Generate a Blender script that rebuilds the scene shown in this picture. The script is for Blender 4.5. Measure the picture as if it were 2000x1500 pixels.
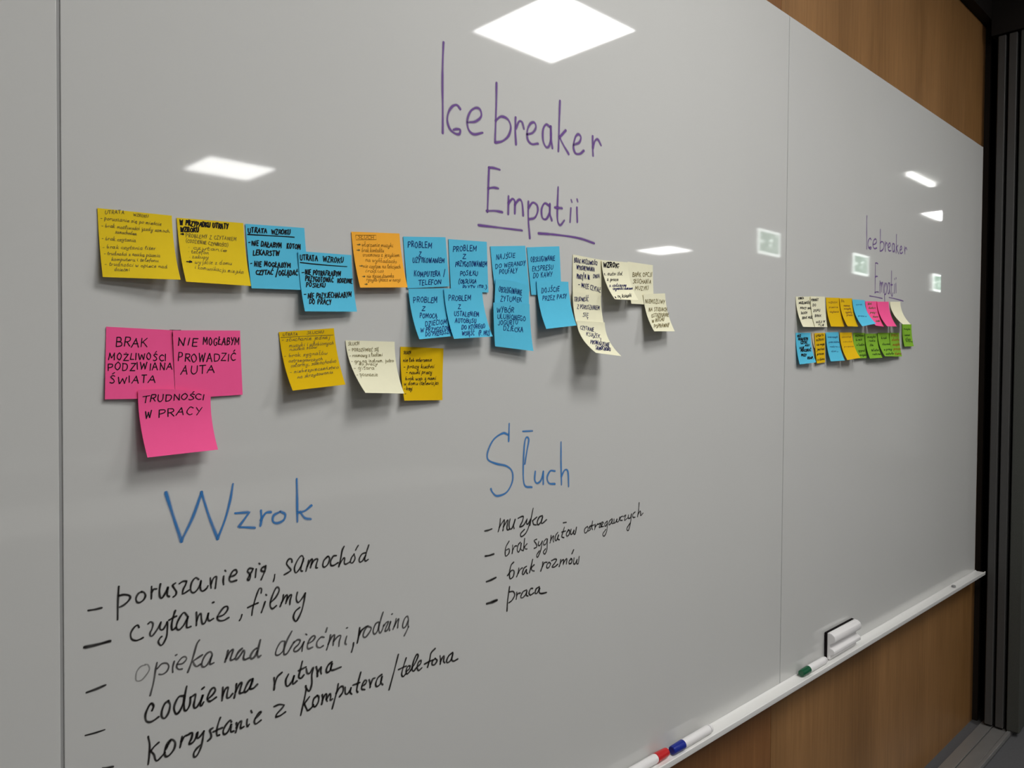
import bpy, bmesh, math, random
import numpy as np
from mathutils import Vector, Matrix

for o in list(bpy.data.objects):
    bpy.data.objects.remove(o)
S = bpy.context.scene
COL = S.collection
rnd = random.Random(7)

# ------------------------------------------------------------------ camera, exposure, world
FPX = 1500.0
YAW, PITCH, ROLL = 0.76306566, -0.02203376, 0.0069702
CAM = np.array([-0.21019654, -0.89231207, 1.3867308])
cy, sy, cp, sp = math.cos(YAW), math.sin(YAW), math.cos(PITCH), math.sin(PITCH)
FW = np.array([sy * cp, cy * cp, sp]); RT = np.array([cy, -sy, 0.0]); UP = np.cross(RT, FW)
cr, sr = math.cos(ROLL), math.sin(ROLL)
RT, UP = RT * cr + UP * sr, -RT * sr + UP * cr
cd = bpy.data.cameras.new('camera'); cam = bpy.data.objects.new('camera', cd); COL.objects.link(cam)
cam.matrix_world = Matrix(((RT[0], UP[0], -FW[0], CAM[0]), (RT[1], UP[1], -FW[1], CAM[1]), (RT[2], UP[2], -FW[2], CAM[2]), (0, 0, 0, 1)))
cd.sensor_fit = 'HORIZONTAL'; cd.sensor_width = 36.0; cd.lens = 36.0 * FPX / 2000.0; cd.clip_start = 0.02; cd.clip_end = 100
S.camera = cam
S.view_settings.view_transform = 'Standard'; S.view_settings.look = 'None'
S.view_settings.gamma = 1.0; S.view_settings.use_curve_mapping = False
S.view_settings.exposure = 0.58
LAMP = 17.5                      # radiance of the ceiling lights' diffusers
w = bpy.data.worlds.new('world'); S.world = w; w.use_nodes = True
w.node_tree.nodes['Background'].inputs[0].default_value = (0.8, 0.85, 0.9, 1)
w.node_tree.nodes['Background'].inputs[1].default_value = 0.05

def px_ray(px):
    return FW + (px[0] - 1000) / FPX * RT - (px[1] - 750) / FPX * UP
def on_y(px, y=0.0):             # where the sight line of a photo point meets a plane parallel to the board
    d = px_ray(px); return CAM + (y - CAM[1]) / d[1] * d
def depth_of(P):
    return float((np.asarray(P) - CAM) @ FW)

# ------------------------------------------------------------------ materials
def srgb(r, g, b):
    f = lambda c: (c / 255 / 12.92) if c / 255 <= 0.04045 else ((c / 255 + 0.055) / 1.055) ** 2.4
    return (f(r), f(g), f(b), 1)
def mat(name, col, rough=0.5, spec=0.5, metal=0.0, noise=0.0, nscale=20.0, stretch=None, bump=0.0):
    m = bpy.data.materials.new(name); m.use_nodes = True
    nt = m.node_tree; b = nt.nodes['Principled BSDF']
    b.inputs['Base Color'].default_value = col; b.inputs['Roughness'].default_value = rough
    b.inputs['Specular IOR Level'].default_value = spec; b.inputs['Metallic'].default_value = metal
    if noise or bump:
        tc = nt.nodes.new('ShaderNodeTexCoord'); mp = nt.nodes.new('ShaderNodeMapping')
        if stretch: mp.inputs['Scale'].default_value = stretch
        nz = nt.nodes.new('ShaderNodeTexNoise'); nz.inputs['Scale'].default_value = nscale; nz.inputs['Detail'].default_value = 6
        nt.links.new(tc.outputs['Object'], mp.inputs[0]); nt.links.new(mp.outputs[0], nz.inputs['Vector'])
        if noise:
            mx = nt.nodes.new('ShaderNodeMix'); mx.data_type = 'RGBA'
            mx.inputs['A'].default_value = tuple(c * (1 - noise) for c in col[:3]) + (1,)
            mx.inputs['B'].default_value = tuple(min(1, c * (1 + noise)) for c in col[:3]) + (1,)
            nt.links.new(nz.outputs['Fac'], mx.inputs['Factor']); nt.links.new(mx.outputs['Result'], b.inputs['Base Color'])
        if bump:
            bp = nt.nodes.new('ShaderNodeBump'); bp.inputs['Strength'].default_value = bump; bp.inputs['Distance'].default_value = 0.002
            nt.links.new(nz.outputs['Fac'], bp.inputs['Height']); nt.links.new(bp.outputs[0], b.inputs['Normal'])
    return m
def emit(name, col, strength):
    m = bpy.data.materials.new(name); m.use_nodes = True
    b = m.node_tree.nodes['Principled BSDF']
    b.inputs['Base Color'].default_value = (0.8, 0.8, 0.8, 1)
    b.inputs['Emission Color'].default_value = col; b.inputs['Emission Strength'].default_value = strength
    m.cycles.emission_sampling = 'FRONT' if strength > 4.2 else 'NONE'
    return m
def wood(name, c1, c2):
    m = bpy.data.materials.new(name); m.use_nodes = True
    nt = m.node_tree; b = nt.nodes['Principled BSDF']
    tc = nt.nodes.new('ShaderNodeTexCoord'); mp = nt.nodes.new('ShaderNodeMapping')
    mp.inputs['Scale'].default_value = (1.0, 1.0, 0.06)
    n1 = nt.nodes.new('ShaderNodeTexNoise'); n1.inputs['Scale'].default_value = 5; n1.inputs['Detail'].default_value = 3
    n2 = nt.nodes.new('ShaderNodeTexNoise'); n2.inputs['Scale'].default_value = 90; n2.inputs['Detail'].default_value = 8
    nt.links.new(tc.outputs['Object'], mp.inputs[0])
    for n in (n1, n2): nt.links.new(mp.outputs[0], n.inputs['Vector'])
    ad = nt.nodes.new('ShaderNodeMath'); ad.operation = 'MULTIPLY_ADD'; ad.inputs[1].default_value = 0.45
    hf = nt.nodes.new('ShaderNodeMath'); hf.operation = 'MULTIPLY'; hf.inputs[1].default_value = 0.55
    nt.links.new(n1.outputs['Fac'], hf.inputs[0]); nt.links.new(n2.outputs['Fac'], ad.inputs[0]); nt.links.new(hf.outputs[0], ad.inputs[2])
    rp = nt.nodes.new('ShaderNodeValToRGB')
    rp.color_ramp.elements[0].position = 0.3; rp.color_ramp.elements[0].color = c1
    rp.color_ramp.elements[1].position = 0.7; rp.color_ramp.elements[1].color = c2
    nt.links.new(ad.outputs[0], rp.inputs[0]); nt.links.new(rp.outputs[0], b.inputs['Base Color'])
    b.inputs['Roughness'].default_value = 0.38; b.inputs['Specular IOR Level'].default_value = 0.35
    return m
def ink(name, col, soft=0.5, strength=0.95):
    """Marker ink: opaque in the middle of the stroke, thinning to its edges (soft headings also paint in a shadow halo), streaky along it."""
    m = bpy.data.materials.new(name); m.use_nodes = True
    nt = m.node_tree; b = nt.nodes['Principled BSDF']; out = nt.nodes['Material Output']
    b.inputs['Base Color'].default_value = col; b.inputs['Roughness'].default_value = 0.5; b.inputs['Specular IOR Level'].default_value = 0.2
    uv = nt.nodes.new('ShaderNodeUVMap'); sx = nt.nodes.new('ShaderNodeSeparateXYZ'); nt.links.new(uv.outputs[0], sx.inputs[0])
    mr = nt.nodes.new('ShaderNodeMapRange'); mr.interpolation_type = 'SMOOTHSTEP'
    mr.inputs['From Min'].default_value = 1.0; mr.inputs['From Max'].default_value = 1.0 - soft
    mr.inputs['To Min'].default_value = 0.0; mr.inputs['To Max'].default_value = strength
    ab = nt.nodes.new('ShaderNodeMath'); ab.operation = 'ABSOLUTE'
    nt.links.new(sx.outputs[0], ab.inputs[0]); nt.links.new(ab.outputs[0], mr.inputs['Value'])
    tc = nt.nodes.new('ShaderNodeTexCoord'); nz = nt.nodes.new('ShaderNodeTexNoise'); nz.inputs['Scale'].default_value = 60
    nt.links.new(tc.outputs['Object'], nz.inputs['Vector'])
    m2 = nt.nodes.new('ShaderNodeMapRange'); m2.inputs['From Min'].default_value = 0.25; m2.inputs['From Max'].default_value = 0.6
    m2.inputs['To Min'].default_value = 0.72; m2.inputs['To Max'].default_value = 1.0
    nt.links.new(nz.outputs['Fac'], m2.inputs['Value'])
    mu = nt.nodes.new('ShaderNodeMath'); mu.operation = 'MULTIPLY'; nt.links.new(mr.outputs[0], mu.inputs[0]); nt.links.new(m2.outputs[0], mu.inputs[1])
    tr = nt.nodes.new('ShaderNodeBsdfTransparent'); mx = nt.nodes.new('ShaderNodeMixShader')
    nt.links.new(mu.outputs[0], mx.inputs[0]); nt.links.new(tr.outputs[0], mx.inputs[1]); nt.links.new(b.outputs[0], mx.inputs[2])
    nt.links.new(mx.outputs[0], out.inputs['Surface'])
    return m

M = dict(
    glass_white=mat('white_glass', (0.61, 0.607, 0.592, 1), 0.035, 0.32, noise=0.012, nscale=2.5),
    tray=mat('tray_white', (0.82, 0.81, 0.79, 1), 0.35, 0.4),
    wood_a=wood('veneer', srgb(122, 86, 48), srgb(166, 122, 76)),
    wood_b=wood('veneer_reddish', srgb(118, 76, 40), srgb(154, 106, 62)),
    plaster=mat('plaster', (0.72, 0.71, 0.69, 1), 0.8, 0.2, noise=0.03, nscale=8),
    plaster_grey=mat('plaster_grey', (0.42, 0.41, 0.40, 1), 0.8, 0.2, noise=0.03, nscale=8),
    ceiling=mat('ceiling_tile', (0.78, 0.78, 0.76, 1), 0.9, 0.1, noise=0.03, nscale=40),
    carpet=mat('carpet', (0.10, 0.10, 0.105, 1), 0.95, 0.1, noise=0.12, nscale=120),
    black=mat('black_trim', (0.012, 0.010, 0.009, 1), 0.6, 0.2),
    jamb=mat('dark_jamb', (0.016, 0.012, 0.009, 1), 0.6, 0.2),
    panel=mat('panel_edge', (0.062, 0.060, 0.058, 1), 0.55, 0.3),
    mesh_cloth=mat('panel_cloth', (0.065, 0.067, 0.06, 1), 0.85, 0.15, noise=0.35, nscale=500, bump=0.5),
    gasket=mat('gasket', (0.008, 0.008, 0.008, 1), 0.8, 0.1),
    alu=mat('aluminium', (0.36, 0.35, 0.34, 1), 0.42, 0.5, 0.6, noise=0.08, nscale=15),
    groove=mat('track_groove', (0.10, 0.10, 0.10, 1), 0.6, 0.3, 0.3),
    seam=mat('seam_grey', (0.34, 0.34, 0.335, 1), 0.6, 0.2),
    plastic_white=mat('white_plastic', (0.84, 0.82, 0.82, 1), 0.3, 0.5),
    felt=mat('black_felt', (0.015, 0.012, 0.013, 1), 0.95, 0.05, bump=0.5, nscale=400),
    red=mat('red_plastic', srgb(196, 34, 38), 0.3, 0.5), blue=mat('blue_plastic', srgb(24, 42, 140), 0.3, 0.5),
    green=mat('green_plastic', srgb(8, 84, 52), 0.3, 0.5), grey=mat('grey_plastic', (0.25, 0.25, 0.25, 1), 0.4, 0.4),
    lamp=emit('lamp_diffuser', (0.995, 0.99, 0.965, 1), LAMP), frame=mat('lamp_frame', (0.75, 0.75, 0.74, 1), 0.5, 0.3),
    sign_white=emit('sign_white', (0.92, 1.0, 0.95, 1), 4.0), sign_green=emit('sign_green', (0.08, 0.50, 0.24, 1), 1.3), sign_pale=emit('sign_pale', (0.85, 1.0, 0.9, 1), 2.2), strip=emit('strip_lamp', (0.985, 0.99, 0.95, 1), 4.5),
    table=mat('table_white', (0.85, 0.84, 0.81, 1), 0.4, 0.4), steel=mat('table_steel', (0.5, 0.5, 0.5, 1), 0.35, 0.5, 0.8),
    door=mat('door_white', (0.8, 0.8, 0.82, 1), 0.4, 0.4),
    ink_purple=ink('ink_purple', srgb(112, 72, 150), 0.9, 0.92), ink_blue=ink('ink_blue', srgb(56, 128, 196), 0.9, 0.92),  # heading edges extra soft, painting in the ink's shadow halo on the glass
    ink_black=ink('ink_black', srgb(28, 24, 22), 0.8, 0.95), ink_fade=ink('ink_fade', srgb(40, 36, 36), 0.7, 0.72), ink_ghost=ink('ink_ghost', srgb(70, 66, 63), 0.8, 0.42),
    pen_black=mat('pen_black', srgb(22, 20, 26), 0.6, 0.1), pen_blue=mat('pen_blue', srgb(24, 56, 116), 0.6, 0.1),
    pen_navy=mat('pen_navy', srgb(36, 36, 84), 0.6, 0.1), pen_grey=mat('pen_grey', srgb(112, 100, 58), 0.7, 0.1),
    pen_brown=mat('pen_brown', srgb(150, 108, 36), 0.7, 0.1), pen_green=mat('pen_green', srgb(52, 78, 30), 0.7, 0.1),
)
PAPER = {}
for k, c in dict(yellow=(233, 200, 38), orange=(255, 180, 62), blue=(92, 194, 228), pink=(255, 94, 156), cream=(240, 236, 206),
                 gold=(226, 184, 14), green=(134, 184, 54), amber=(230, 186, 20), beige=(214, 196, 160)).items():
    PAPER[k] = mat('paper_' + k, srgb(*c), 0.85, 0.12, noise=0.03, nscale=90)

# ------------------------------------------------------------------ object helpers
def tag(o, label=None, cat=None, group=None, kind=None):
    if label: o['label'] = label
    if cat: o['category'] = cat
    if group: o['group'] = group
    if kind: o['kind'] = kind
    return o
def link(name, me, m=None, parent=None, loc=(0, 0, 0)):
    o = bpy.data.objects.new(name, me); COL.objects.link(o)
    if m is not None and me is not None: me.materials.append(m)
    o.location = loc
    if parent is not None: o.parent = parent
    return o
def empty(name, loc): return link(name, None, loc=loc)
def mesh_from(name, verts, faces):
    me = bpy.data.meshes.new(name); me.from_pydata([tuple(v) for v in verts], [], faces); me.update(); return me
def bm_obj(name, bm, m, parent=None, loc=(0, 0, 0), smooth=False):
    bmesh.ops.recalc_face_normals(bm, faces=bm.faces)
    me = bpy.data.meshes.new(name); bm.to_mesh(me); bm.free()
    if smooth:
        for p in me.polygons: p.use_smooth = True
    return link(name, me, m, parent, loc)
def add_box(bm, x0, x1, y0, y1, z0, z1):
    vs = [bm.verts.new((x, y, z)) for x in (x0, x1) for y in (y0, y1) for z in (z0, z1)]
    for f in ((0, 1, 3, 2), (4, 6, 7, 5), (0, 4, 5, 1), (2, 3, 7, 6), (0, 2, 6, 4), (1, 5, 7, 3)):
        bm.faces.new([vs[i] for i in f])
def box(name, x0, x1, y0, y1, z0, z1, m, parent=None, bevel=0.0, loc=(0, 0, 0)):
    bm = bmesh.new(); add_box(bm, x0, x1, y0, y1, z0, z1)
    o = bm_obj(name, bm, m, parent, loc)
    if bevel:
        md = o.modifiers.new('bevel', 'BEVEL'); md.width = bevel; md.segments = 3; md.limit_method = 'ANGLE'
        for p in o.data.polygons: p.use_smooth = True
        md.harden_normals = True
    return o
def lathe_x(name, prof, m, parent=None, seg=28):          # prof: (x, radius) along the x axis
    bm = bmesh.new(); rings = []
    for x, r in prof:
        rings.append([bm.verts.new((x, r * math.cos(2 * math.pi * k / seg), r * math.sin(2 * math.pi * k / seg))) for k in range(seg)])
    for a, b in zip(rings, rings[1:]):
        for k in range(seg): bm.faces.new((a[k], a[(k + 1) % seg], b[(k + 1) % seg], b[k]))
    bm.faces.new(rings[0]); bm.faces.new(rings[-1])
    o = bm_obj(name, bm, m, parent, smooth=True)
    md = o.modifiers.new('edges', 'EDGE_SPLIT'); md.split_angle = math.radians(40)
    return o
def extrude_x(name, prof, x0, x1, m, parent=None, bevel=0.0, loc=(0, 0, 0)):   # closed profile of (y, z)
    bm = bmesh.new()
    a = [bm.verts.new((x0, y, z)) for y, z in prof]; b = [bm.verts.new((x1, y, z)) for y, z in prof]
    n = len(prof)
    for k in range(n): bm.faces.new((a[k], a[(k + 1) % n], b[(k + 1) % n], b[k]))
    bm.faces.new(a); bm.faces.new(b)
    o = bm_obj(name, bm, m, parent, loc)
    if bevel:
        md = o.modifiers.new('bevel', 'BEVEL'); md.width = bevel; md.segments = 3; md.limit_method = 'ANGLE'; md.angle_limit = math.radians(35)
        for p in o.data.polygons: p.use_smooth = True
    return o

# ------------------------------------------------------------------ the room
PW = 1.56                       # width of one glass panel; seams at x = 0 and x = PW
ZB, ZT = 0.606, 2.237           # bottom and top of the glass
CH = 3.0
WALL_Y = 0.022
X0, X1, Y0 = -6.0, 13.0, -8.0
XE = 3.205                      # the board wall ends here

def struct(o): o['kind'] = 'structure'; return o
struct(box('floor', X0, X1, Y0, 1.2, -0.1, 0.0, M['carpet']))
struct(box('ceiling', X0, X1, Y0, 1.2, CH, CH + 0.1, M['ceiling']))
wb = struct(box('wall_back', X0, XE, WALL_Y + 0.012, WALL_Y + 0.15, 0, CH, M['plaster']))
for i, (a, b) in enumerate(((-4.68, -3.12), (-3.12, -1.56), (-1.56, 0), (0, PW), (PW, XE))):
    bm = bmesh.new(); add_box(bm, a + 0.0008, b - 0.0008, WALL_Y, WALL_Y + 0.0115, 0.0, 2.722)
    bm_obj('wood_panel', bm, M['wood_b'] if i % 2 else M['wood_a'], wb)
struct(box('trim_1', X0, XE + 0.002, -0.012, WALL_Y + 0.011, 2.724, CH - 0.001, M['black']))
struct(box('wall_left', X0 - 0.1, X0, Y0, 1.2, 0, CH, M['plaster']))
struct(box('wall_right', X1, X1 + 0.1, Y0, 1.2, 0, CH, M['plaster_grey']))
struct(box('wall_front', X0, X1, Y0 - 0.1, Y0, 0, CH, M['plaster']))
struct(box('wall_recess', XE + 0.002, X1, 0.03, 0.15, 0, CH, M['jamb']))
struct(box('trim_2', XE + 0.0005, XE + 0.02, 0.004, 0.0295, 0, CH - 0.001, M['jamb']))

# head track and floor track of the sliding partition
struct(box('trim_3', 3.146, X1 - 0.01, -0.30, -0.0125, 2.66, CH - 0.001, M['black']))
tr = empty('floor_track', (0.4, -0.07, 0.0))
tag(tr, 'grooved grey aluminium floor track running along the foot of the wood wall', 'track')
TX0, TX1 = -6.0, 5.3
def track_part(name, y0, y1, z1, m):
    box(name, TX0 - 0.4, TX1 - 0.4, y0 + 0.07, y1 + 0.07, 0.0005, z1, m, tr, 0.001)
track_part('rail', -0.058, -0.018, 0.012, M['alu'])
track_part('rail', -0.106, -0.062, 0.012, M['alu'])
track_part('edge_strip', -0.122, -0.110, 0.018, M['alu'])
track_part('groove', -0.124, -0.016, 0.006, M['groove'])

# stacked sliding partition panels at the end of the board wall
LB = ['dark grey sliding partition panel nearest the wood wall, first of the stack',
      'dark grey sliding partition panel in the middle of the stack',
      'dark mesh-faced sliding partition panel outermost of the stack, at right photo edge']
for i, (ya, yb) in enumerate(((-0.060, -0.034), (-0.097, -0.070), (-0.150, -0.108))):
    r = empty('sliding_panel', (3.152, (ya + yb) / 2, 0.0)); tag(r, LB[i], 'partition panel', 'sliding partition panels')
    c = (ya + yb) / 2
    box('edge_profile', 0, 0.03, ya - c, yb - c, 0.020, 2.655, M['mesh_cloth'] if i == 2 else M['panel'], r, 0.003)
    box('core', 0.0305, 1.1, ya - c + 0.003, yb - c - 0.003, 0.024, 2.65, M['mesh_cloth'] if i == 2 else M['panel'], r)
    box('gasket', 0.012, 0.028, yb - c + 0.0005, yb - c + 0.0045, 0.022, 2.65, M['gasket'], r)

# ------------------------------------------------------------------ the glass whiteboard
G = 0.0016
panels = []
PL = ['white glass whiteboard panel at the left photo edge, blank, left of the long vertical seam',
      'large white glass whiteboard panel in the middle, with purple heading and two handwritten lists',
      'white glass whiteboard panel at right, beside the dark partition, with small crowded note rows']
for i in range(3):
    x0, x1 = (i - 1) * PW + (G if i else 0), i * PW - (G if i < 2 else 0)
    if i == 2: x1 = 3.120
    r = box('glass_whiteboard', x0, x1, 0.0, 0.008, ZB, ZT, M['glass_white'], None, 0.0009)
    tag(r, PL[i], 'whiteboard', 'whiteboard glass panels'); panels.append(r)
    box('backing_frame', x0 + 0.0, x1 - 0.0, 0.0082, 0.0215, ZB + 0.004, ZT - 0.004, M['seam'], r)
for sx in (0.0, PW):
    box('seam_filler', sx - G + 0.0001, sx + G - 0.0001, 0.0012, 0.008, ZB + 0.002, ZT - 0.002, M['seam'], panels[1])

# pen tray along the foot of the board
TZ = 0.612                      # tray floor
tray = extrude_x('pen_tray', [(-0.0005, TZ + 0.004), (-0.0005, TZ - 0.009), (-0.0295, TZ - 0.011), (-0.0335, TZ - 0.009), (-0.0345, TZ + 0.0035),
                              (-0.0325, TZ + 0.0045), (-0.0310, TZ + 0.0005), (-0.0270, TZ), (-0.0050, TZ), (-0.0025, TZ + 0.001)],
                 -PW, 3.130, M['tray'], None, 0.0006)
tag(tray, 'long white metal pen tray along the bottom edge of the whiteboard', 'pen tray')

# ------------------------------------------------------------------ strokes
def smooth(pts, n=5):
    """Catmull-Rom through the points; a repeated point makes a corner."""
    pts = [np.array(p, float) for p in pts]
    if len(pts) < 3: return pts
    segs, cur = [], [pts[0]]
    for a, b in zip(pts, pts[1:]):
        if np.allclose(a, b): segs.append(cur); cur = [b]
        else: cur.append(b)
    segs.append(cur); out = []
    for s in segs:
        if len(s) < 3: out += s; continue
        for i in range(len(s) - 1):
            p0 = s[i - 1] if i else 2 * s[0] - s[1]; p1, p2 = s[i], s[i + 1]; p3 = s[i + 2] if i + 2 < len(s) else 2 * s[-1] - s[-2]
            for k in range(n):
                t = k / n
                out.append(0.5 * (2 * p1 + (p2 - p0) * t + (2 * p0 - 5 * p1 + 4 * p2 - p3) * t * t + (3 * p1 - p0 - 3 * p2 + p3) * t ** 3))
        out.append(s[-1])
    return out
class Ribbons:
    """Flat ink strokes on a surface given by fn(a, b, lift) -> world point; strokes are drawn in the (a, b) plane."""
    def __init__(self, fn, origin): self.fn, self.o = fn, np.asarray(origin, float); self.v, self.f, self.uv, self.n = [], [], [], 0
    def stroke(self, pts, width, taper=0.35, vary=0.15):
        pts = [p for i, p in enumerate(pts) if i == 0 or np.linalg.norm(p - pts[i - 1]) > width * 0.02]
        if len(pts) == 1: pts = [pts[0] - np.array([width * 0.3, 0]), pts[0] + np.array([width * 0.3, 0])]
        P = np.array(pts); T = np.gradient(P, axis=0); T /= (np.linalg.norm(T, axis=1)[:, None] + 1e-12)
        hw = width / 2
        P = np.vstack([P[0] - T[0] * hw * 0.7, P, P[-1] + T[-1] * hw * 0.7]); T = np.vstack([T[0], T, T[-1]])
        N = np.stack([-T[:, 1], T[:, 0]], 1); m = len(P); base = len(self.v); self.n += 1
        lift = 0.00028 + 0.000004 * (self.n % 40); ph = rnd.random() * 6
        for i in range(m):
            e = min(i, m - 1 - i); k = (1 - taper) if e == 0 else 1.0
            h = hw * k * (1 + vary * math.sin(ph + i * 0.55))
            for s in (-1, 1):
                self.v.append(self.fn(*(P[i] + N[i] * h * s), lift) - self.o); self.uv.append((float(s), i / m))
            self.v.append(self.fn(*P[i], lift) - self.o); self.uv.append((0.0, i / m))
        for i in range(m - 1):
            a, b = base + 3 * i, base + 3 * i + 3
            self.f.append((a, a + 2, b + 2, b)); self.f.append((a + 2, a + 1, b + 1, b + 2))
    def build(self, name, m, parent, label=None):
        me = mesh_from(name, self.v, self.f); u = me.uv_layers.new(name='UVMap')
        for l in me.loops: u.data[l.index].uv = self.uv[l.vertex_index]
        o = link(name, me, m, parent)
        if label: o['label'] = label
        return o

GL = {}
def glyphs(txt):
    for ln in txt.strip().split('\n'):
        ch, wd, st = ln.split(' ', 2)
        GL[ch] = (float(wd), [[(float(q.split(',')[0]), float(q.split(',')[1])) for q in s.split()] for s in st.split('|')])
glyphs('''
a 10 8,9 5,10 1,7 1,2 4,0 7,3 8,9|8,9 8,2 10,0
b 9 3,19 1,10 1,2 4,0 7,3 6,7 3,7.5 1,5
c 8 8,8.5 5,10 1,7 1,2 4,0 8,1.5
d 11 8,8 5,10 1,7 1,2 4,0 7,3 8,8|9.5,20 8,9 8,2 10,0
e 9 1,4.5 6,6 8,8 5,10 1,7 1,2 4,0 8,1.5
f 7 8,18 5.5,19 4.5,14 3,4 2,-5|0,8.5 7,10
g 10 8,9 5,10 1,7 1,2 4,0 7,3 8,9|8,9 7,-5 4,-9 1,-7
h 9 3,20 1,0|1,6 4,10 7,9 8,5 8,0
i 5 2,10 2,2 4,0|3.2,14 3.6,15
j 5 4,10 4,-5 1,-9|4,14 4.3,15
k 9 3,20 1,0|8,10 2,5|2,5 5,2 9,0
l 6 1,5 5,16 3.5,20 2,14 2,2 5,0
ł 7 3,15 2,2 4,0 6,1|0.5,9 5,11|0,20 6,21
m 13 1.5,10 1,0|1,5 4,10 5,8 5,0|5,5 8,10 10,8 10,2 12,0
n 9 1.5,10 1,0|1,5 5,10 7,8 7,2 9,0
o 9 5,10 1,7 1,2 4,0 8,3 8,7 5,10
p 9 2,12 1,-9|1.2,6 5,10 8,7 7,2 4,0 1,2
r 7 1.5,10 1,0|1,5 4,9 7,9
s 7 7,9 4,10 2,8 5,5 6,2 3,0 0,1
t 6 3.5,17 2,5 3,0 6,1|0,10 6,11
u 10 1,10 1,3 3,0 6,3 8,10|8,10 8,2 10,0
w 12 1,10 1,3 3,0 5,4 5.5,8|5.5,4 7,0 9,3 10.5,10
y 10 1,10 2,4 4,2 7,5 8.5,10|8.5,10 7,-4 4,-9 1,-6 3,-2
z 8 1,8.5 4,10 6,9 4,5 1,0|1,0 5,1 8,0
1 4 0,7 2,10|2,10 2,0
2 7 1,8 4,10 6,8 4,4 0,0|0,0 7,0
3 7 1,9 5,10 5,7 3,5 6,4 5,1 0,0
4 7 4,10 1,4 7,4|5,7 5,0
A 8 0,0 3.8,10|3.8,10 7.5,0|1.3,4 6.3,4
B 7 1,0 1,10|1,10 5,9.5 5,6 1,5.3|1,5.3 6,4.5 6,1 1,0
C 7 7,8.5 4,10 1,7 1,3 4,0 7,1
D 8 1,0 1,10|1,10 6,9 7.5,5 5,1 1,0
E 6 1,10 1,0|1,10 6,10|1,5 5,5.3|1,0 6,0
F 6 1,10 1,0|1,10 6,10|1,5 5,5.3
G 8 7,8.5 4,10 1,7 1,3 4,0 7,1 7,4|7,4 4.5,4
I 3 1.5,10 1.5,0
J 6 5,10 5,2 3,0 0.5,1.5
K 7 1,10 1,0|6.5,10 1,4.5|2.5,6 7,0
L 6 1,10 1,0|1,0 6,0
M 10 1,0 1.5,10|1.5,10 5,3|5,3 8.5,10|8.5,10 9,0
N 8 1,0 1,10|1,10 7,0|7,0 7,10
O 8 4,10 1,7 1,3 4,0 7,3 7,7 4,10
P 7 1,0 1,10|1,10 5.5,9.5 6,6.5 4,5 1,4.5
R 7 1,0 1,10|1,10 5.5,9.5 6,6.5 4,5 1,4.7|3,5 7,0
S 7 6.5,9 4,10 1.5,8 5,5 6,2 3,0 0.5,1
T 7 0,10 7,10.3|3.5,10 3.5,0
U 8 1,10 1,3 4,0 7,3 7,10
V 8 0.5,10 3.5,0|3.5,0 7,10
W 10 0.5,10 2.5,0|2.5,0 5,8|5,8 7.5,0|7.5,0 9.5,10
Y 7 0.5,10 3.5,5|6.5,10 2.5,-1
Z 7 1,10 6.5,10|6.5,10 0.5,0|0.5,0 7,0
x 8 1,0 7,10|1,10 7,0
v 8 1,10 4,0|4,0 7.5,10
X 7 0,0 7,10|0,10 7,0
H 8 1,0 1,10|7,0 7,10|1,5 7,5.2
, 4 2.5,2 1,-4
. 3 1,0 1.6,0.4
/ 7 0,-4 6,16
- 8 1,5 6.5,5.6
( 5 4,12 1.5,7 1.5,3 4,-2
) 5 1,12 3.5,7 3.5,3 1,-2
: 3 1,2 1.5,2.3|1.2,7 1.7,7.3
> 10 0,5 8,5.2|5,8 8.5,5.2 5,2.5
* 5 2,4.5 2.6,5
! 3 1.5,11 1,3
'''.replace('\u00a0', ' '))
def accent(ch, base, extra):
    wd, st = GL[base]; GL[ch] = (wd, st + [extra])
for c, b in zip('ąęĄĘ', 'aeAE'): accent(c, b, [(GL[b][0] - 2, 0), (GL[b][0] - 3.2, -2.5), (GL[b][0] - 1.2, -4)])
for c, b in zip('ćóśńź', 'cosnz'): accent(c, b, [(4.5, 13), (6.5, 17)])
for c, b in zip('ĆÓŚŃŹ', 'COSNZ'): accent(c, b, [(3.5, 12), (5.5, 14)])
accent('ż', 'z', [(4, 13), (4.5, 13.6)]); accent('Ż', 'Z', [(3.5, 12), (4, 12.5)]); accent('Ł', 'L', [(-0.5, 4), (3.5, 6.5)])
def text_strokes(s, slant=0.0, jit=0.35):
    """Strokes of a written word in font units, plus its width."""
    out, x = [], 0.0
    for ch in s:
        if ch == ' ': x += 6; continue
        wd, st = GL[ch]; jy = rnd.uniform(-jit, jit); js = 1 + rnd.uniform(-0.1, 0.1); sl = slant + rnd.uniform(-0.08, 0.1)
        for k in st:
            out.append(smooth([(x + px_ * js + sl * py_ + rnd.uniform(-jit, jit) * 0.4, py_ * (2 - js) + jy) for px_, py_ in k], 4))
        x += wd + 1.8
    return out, max(x - 1.8, 1)

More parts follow.
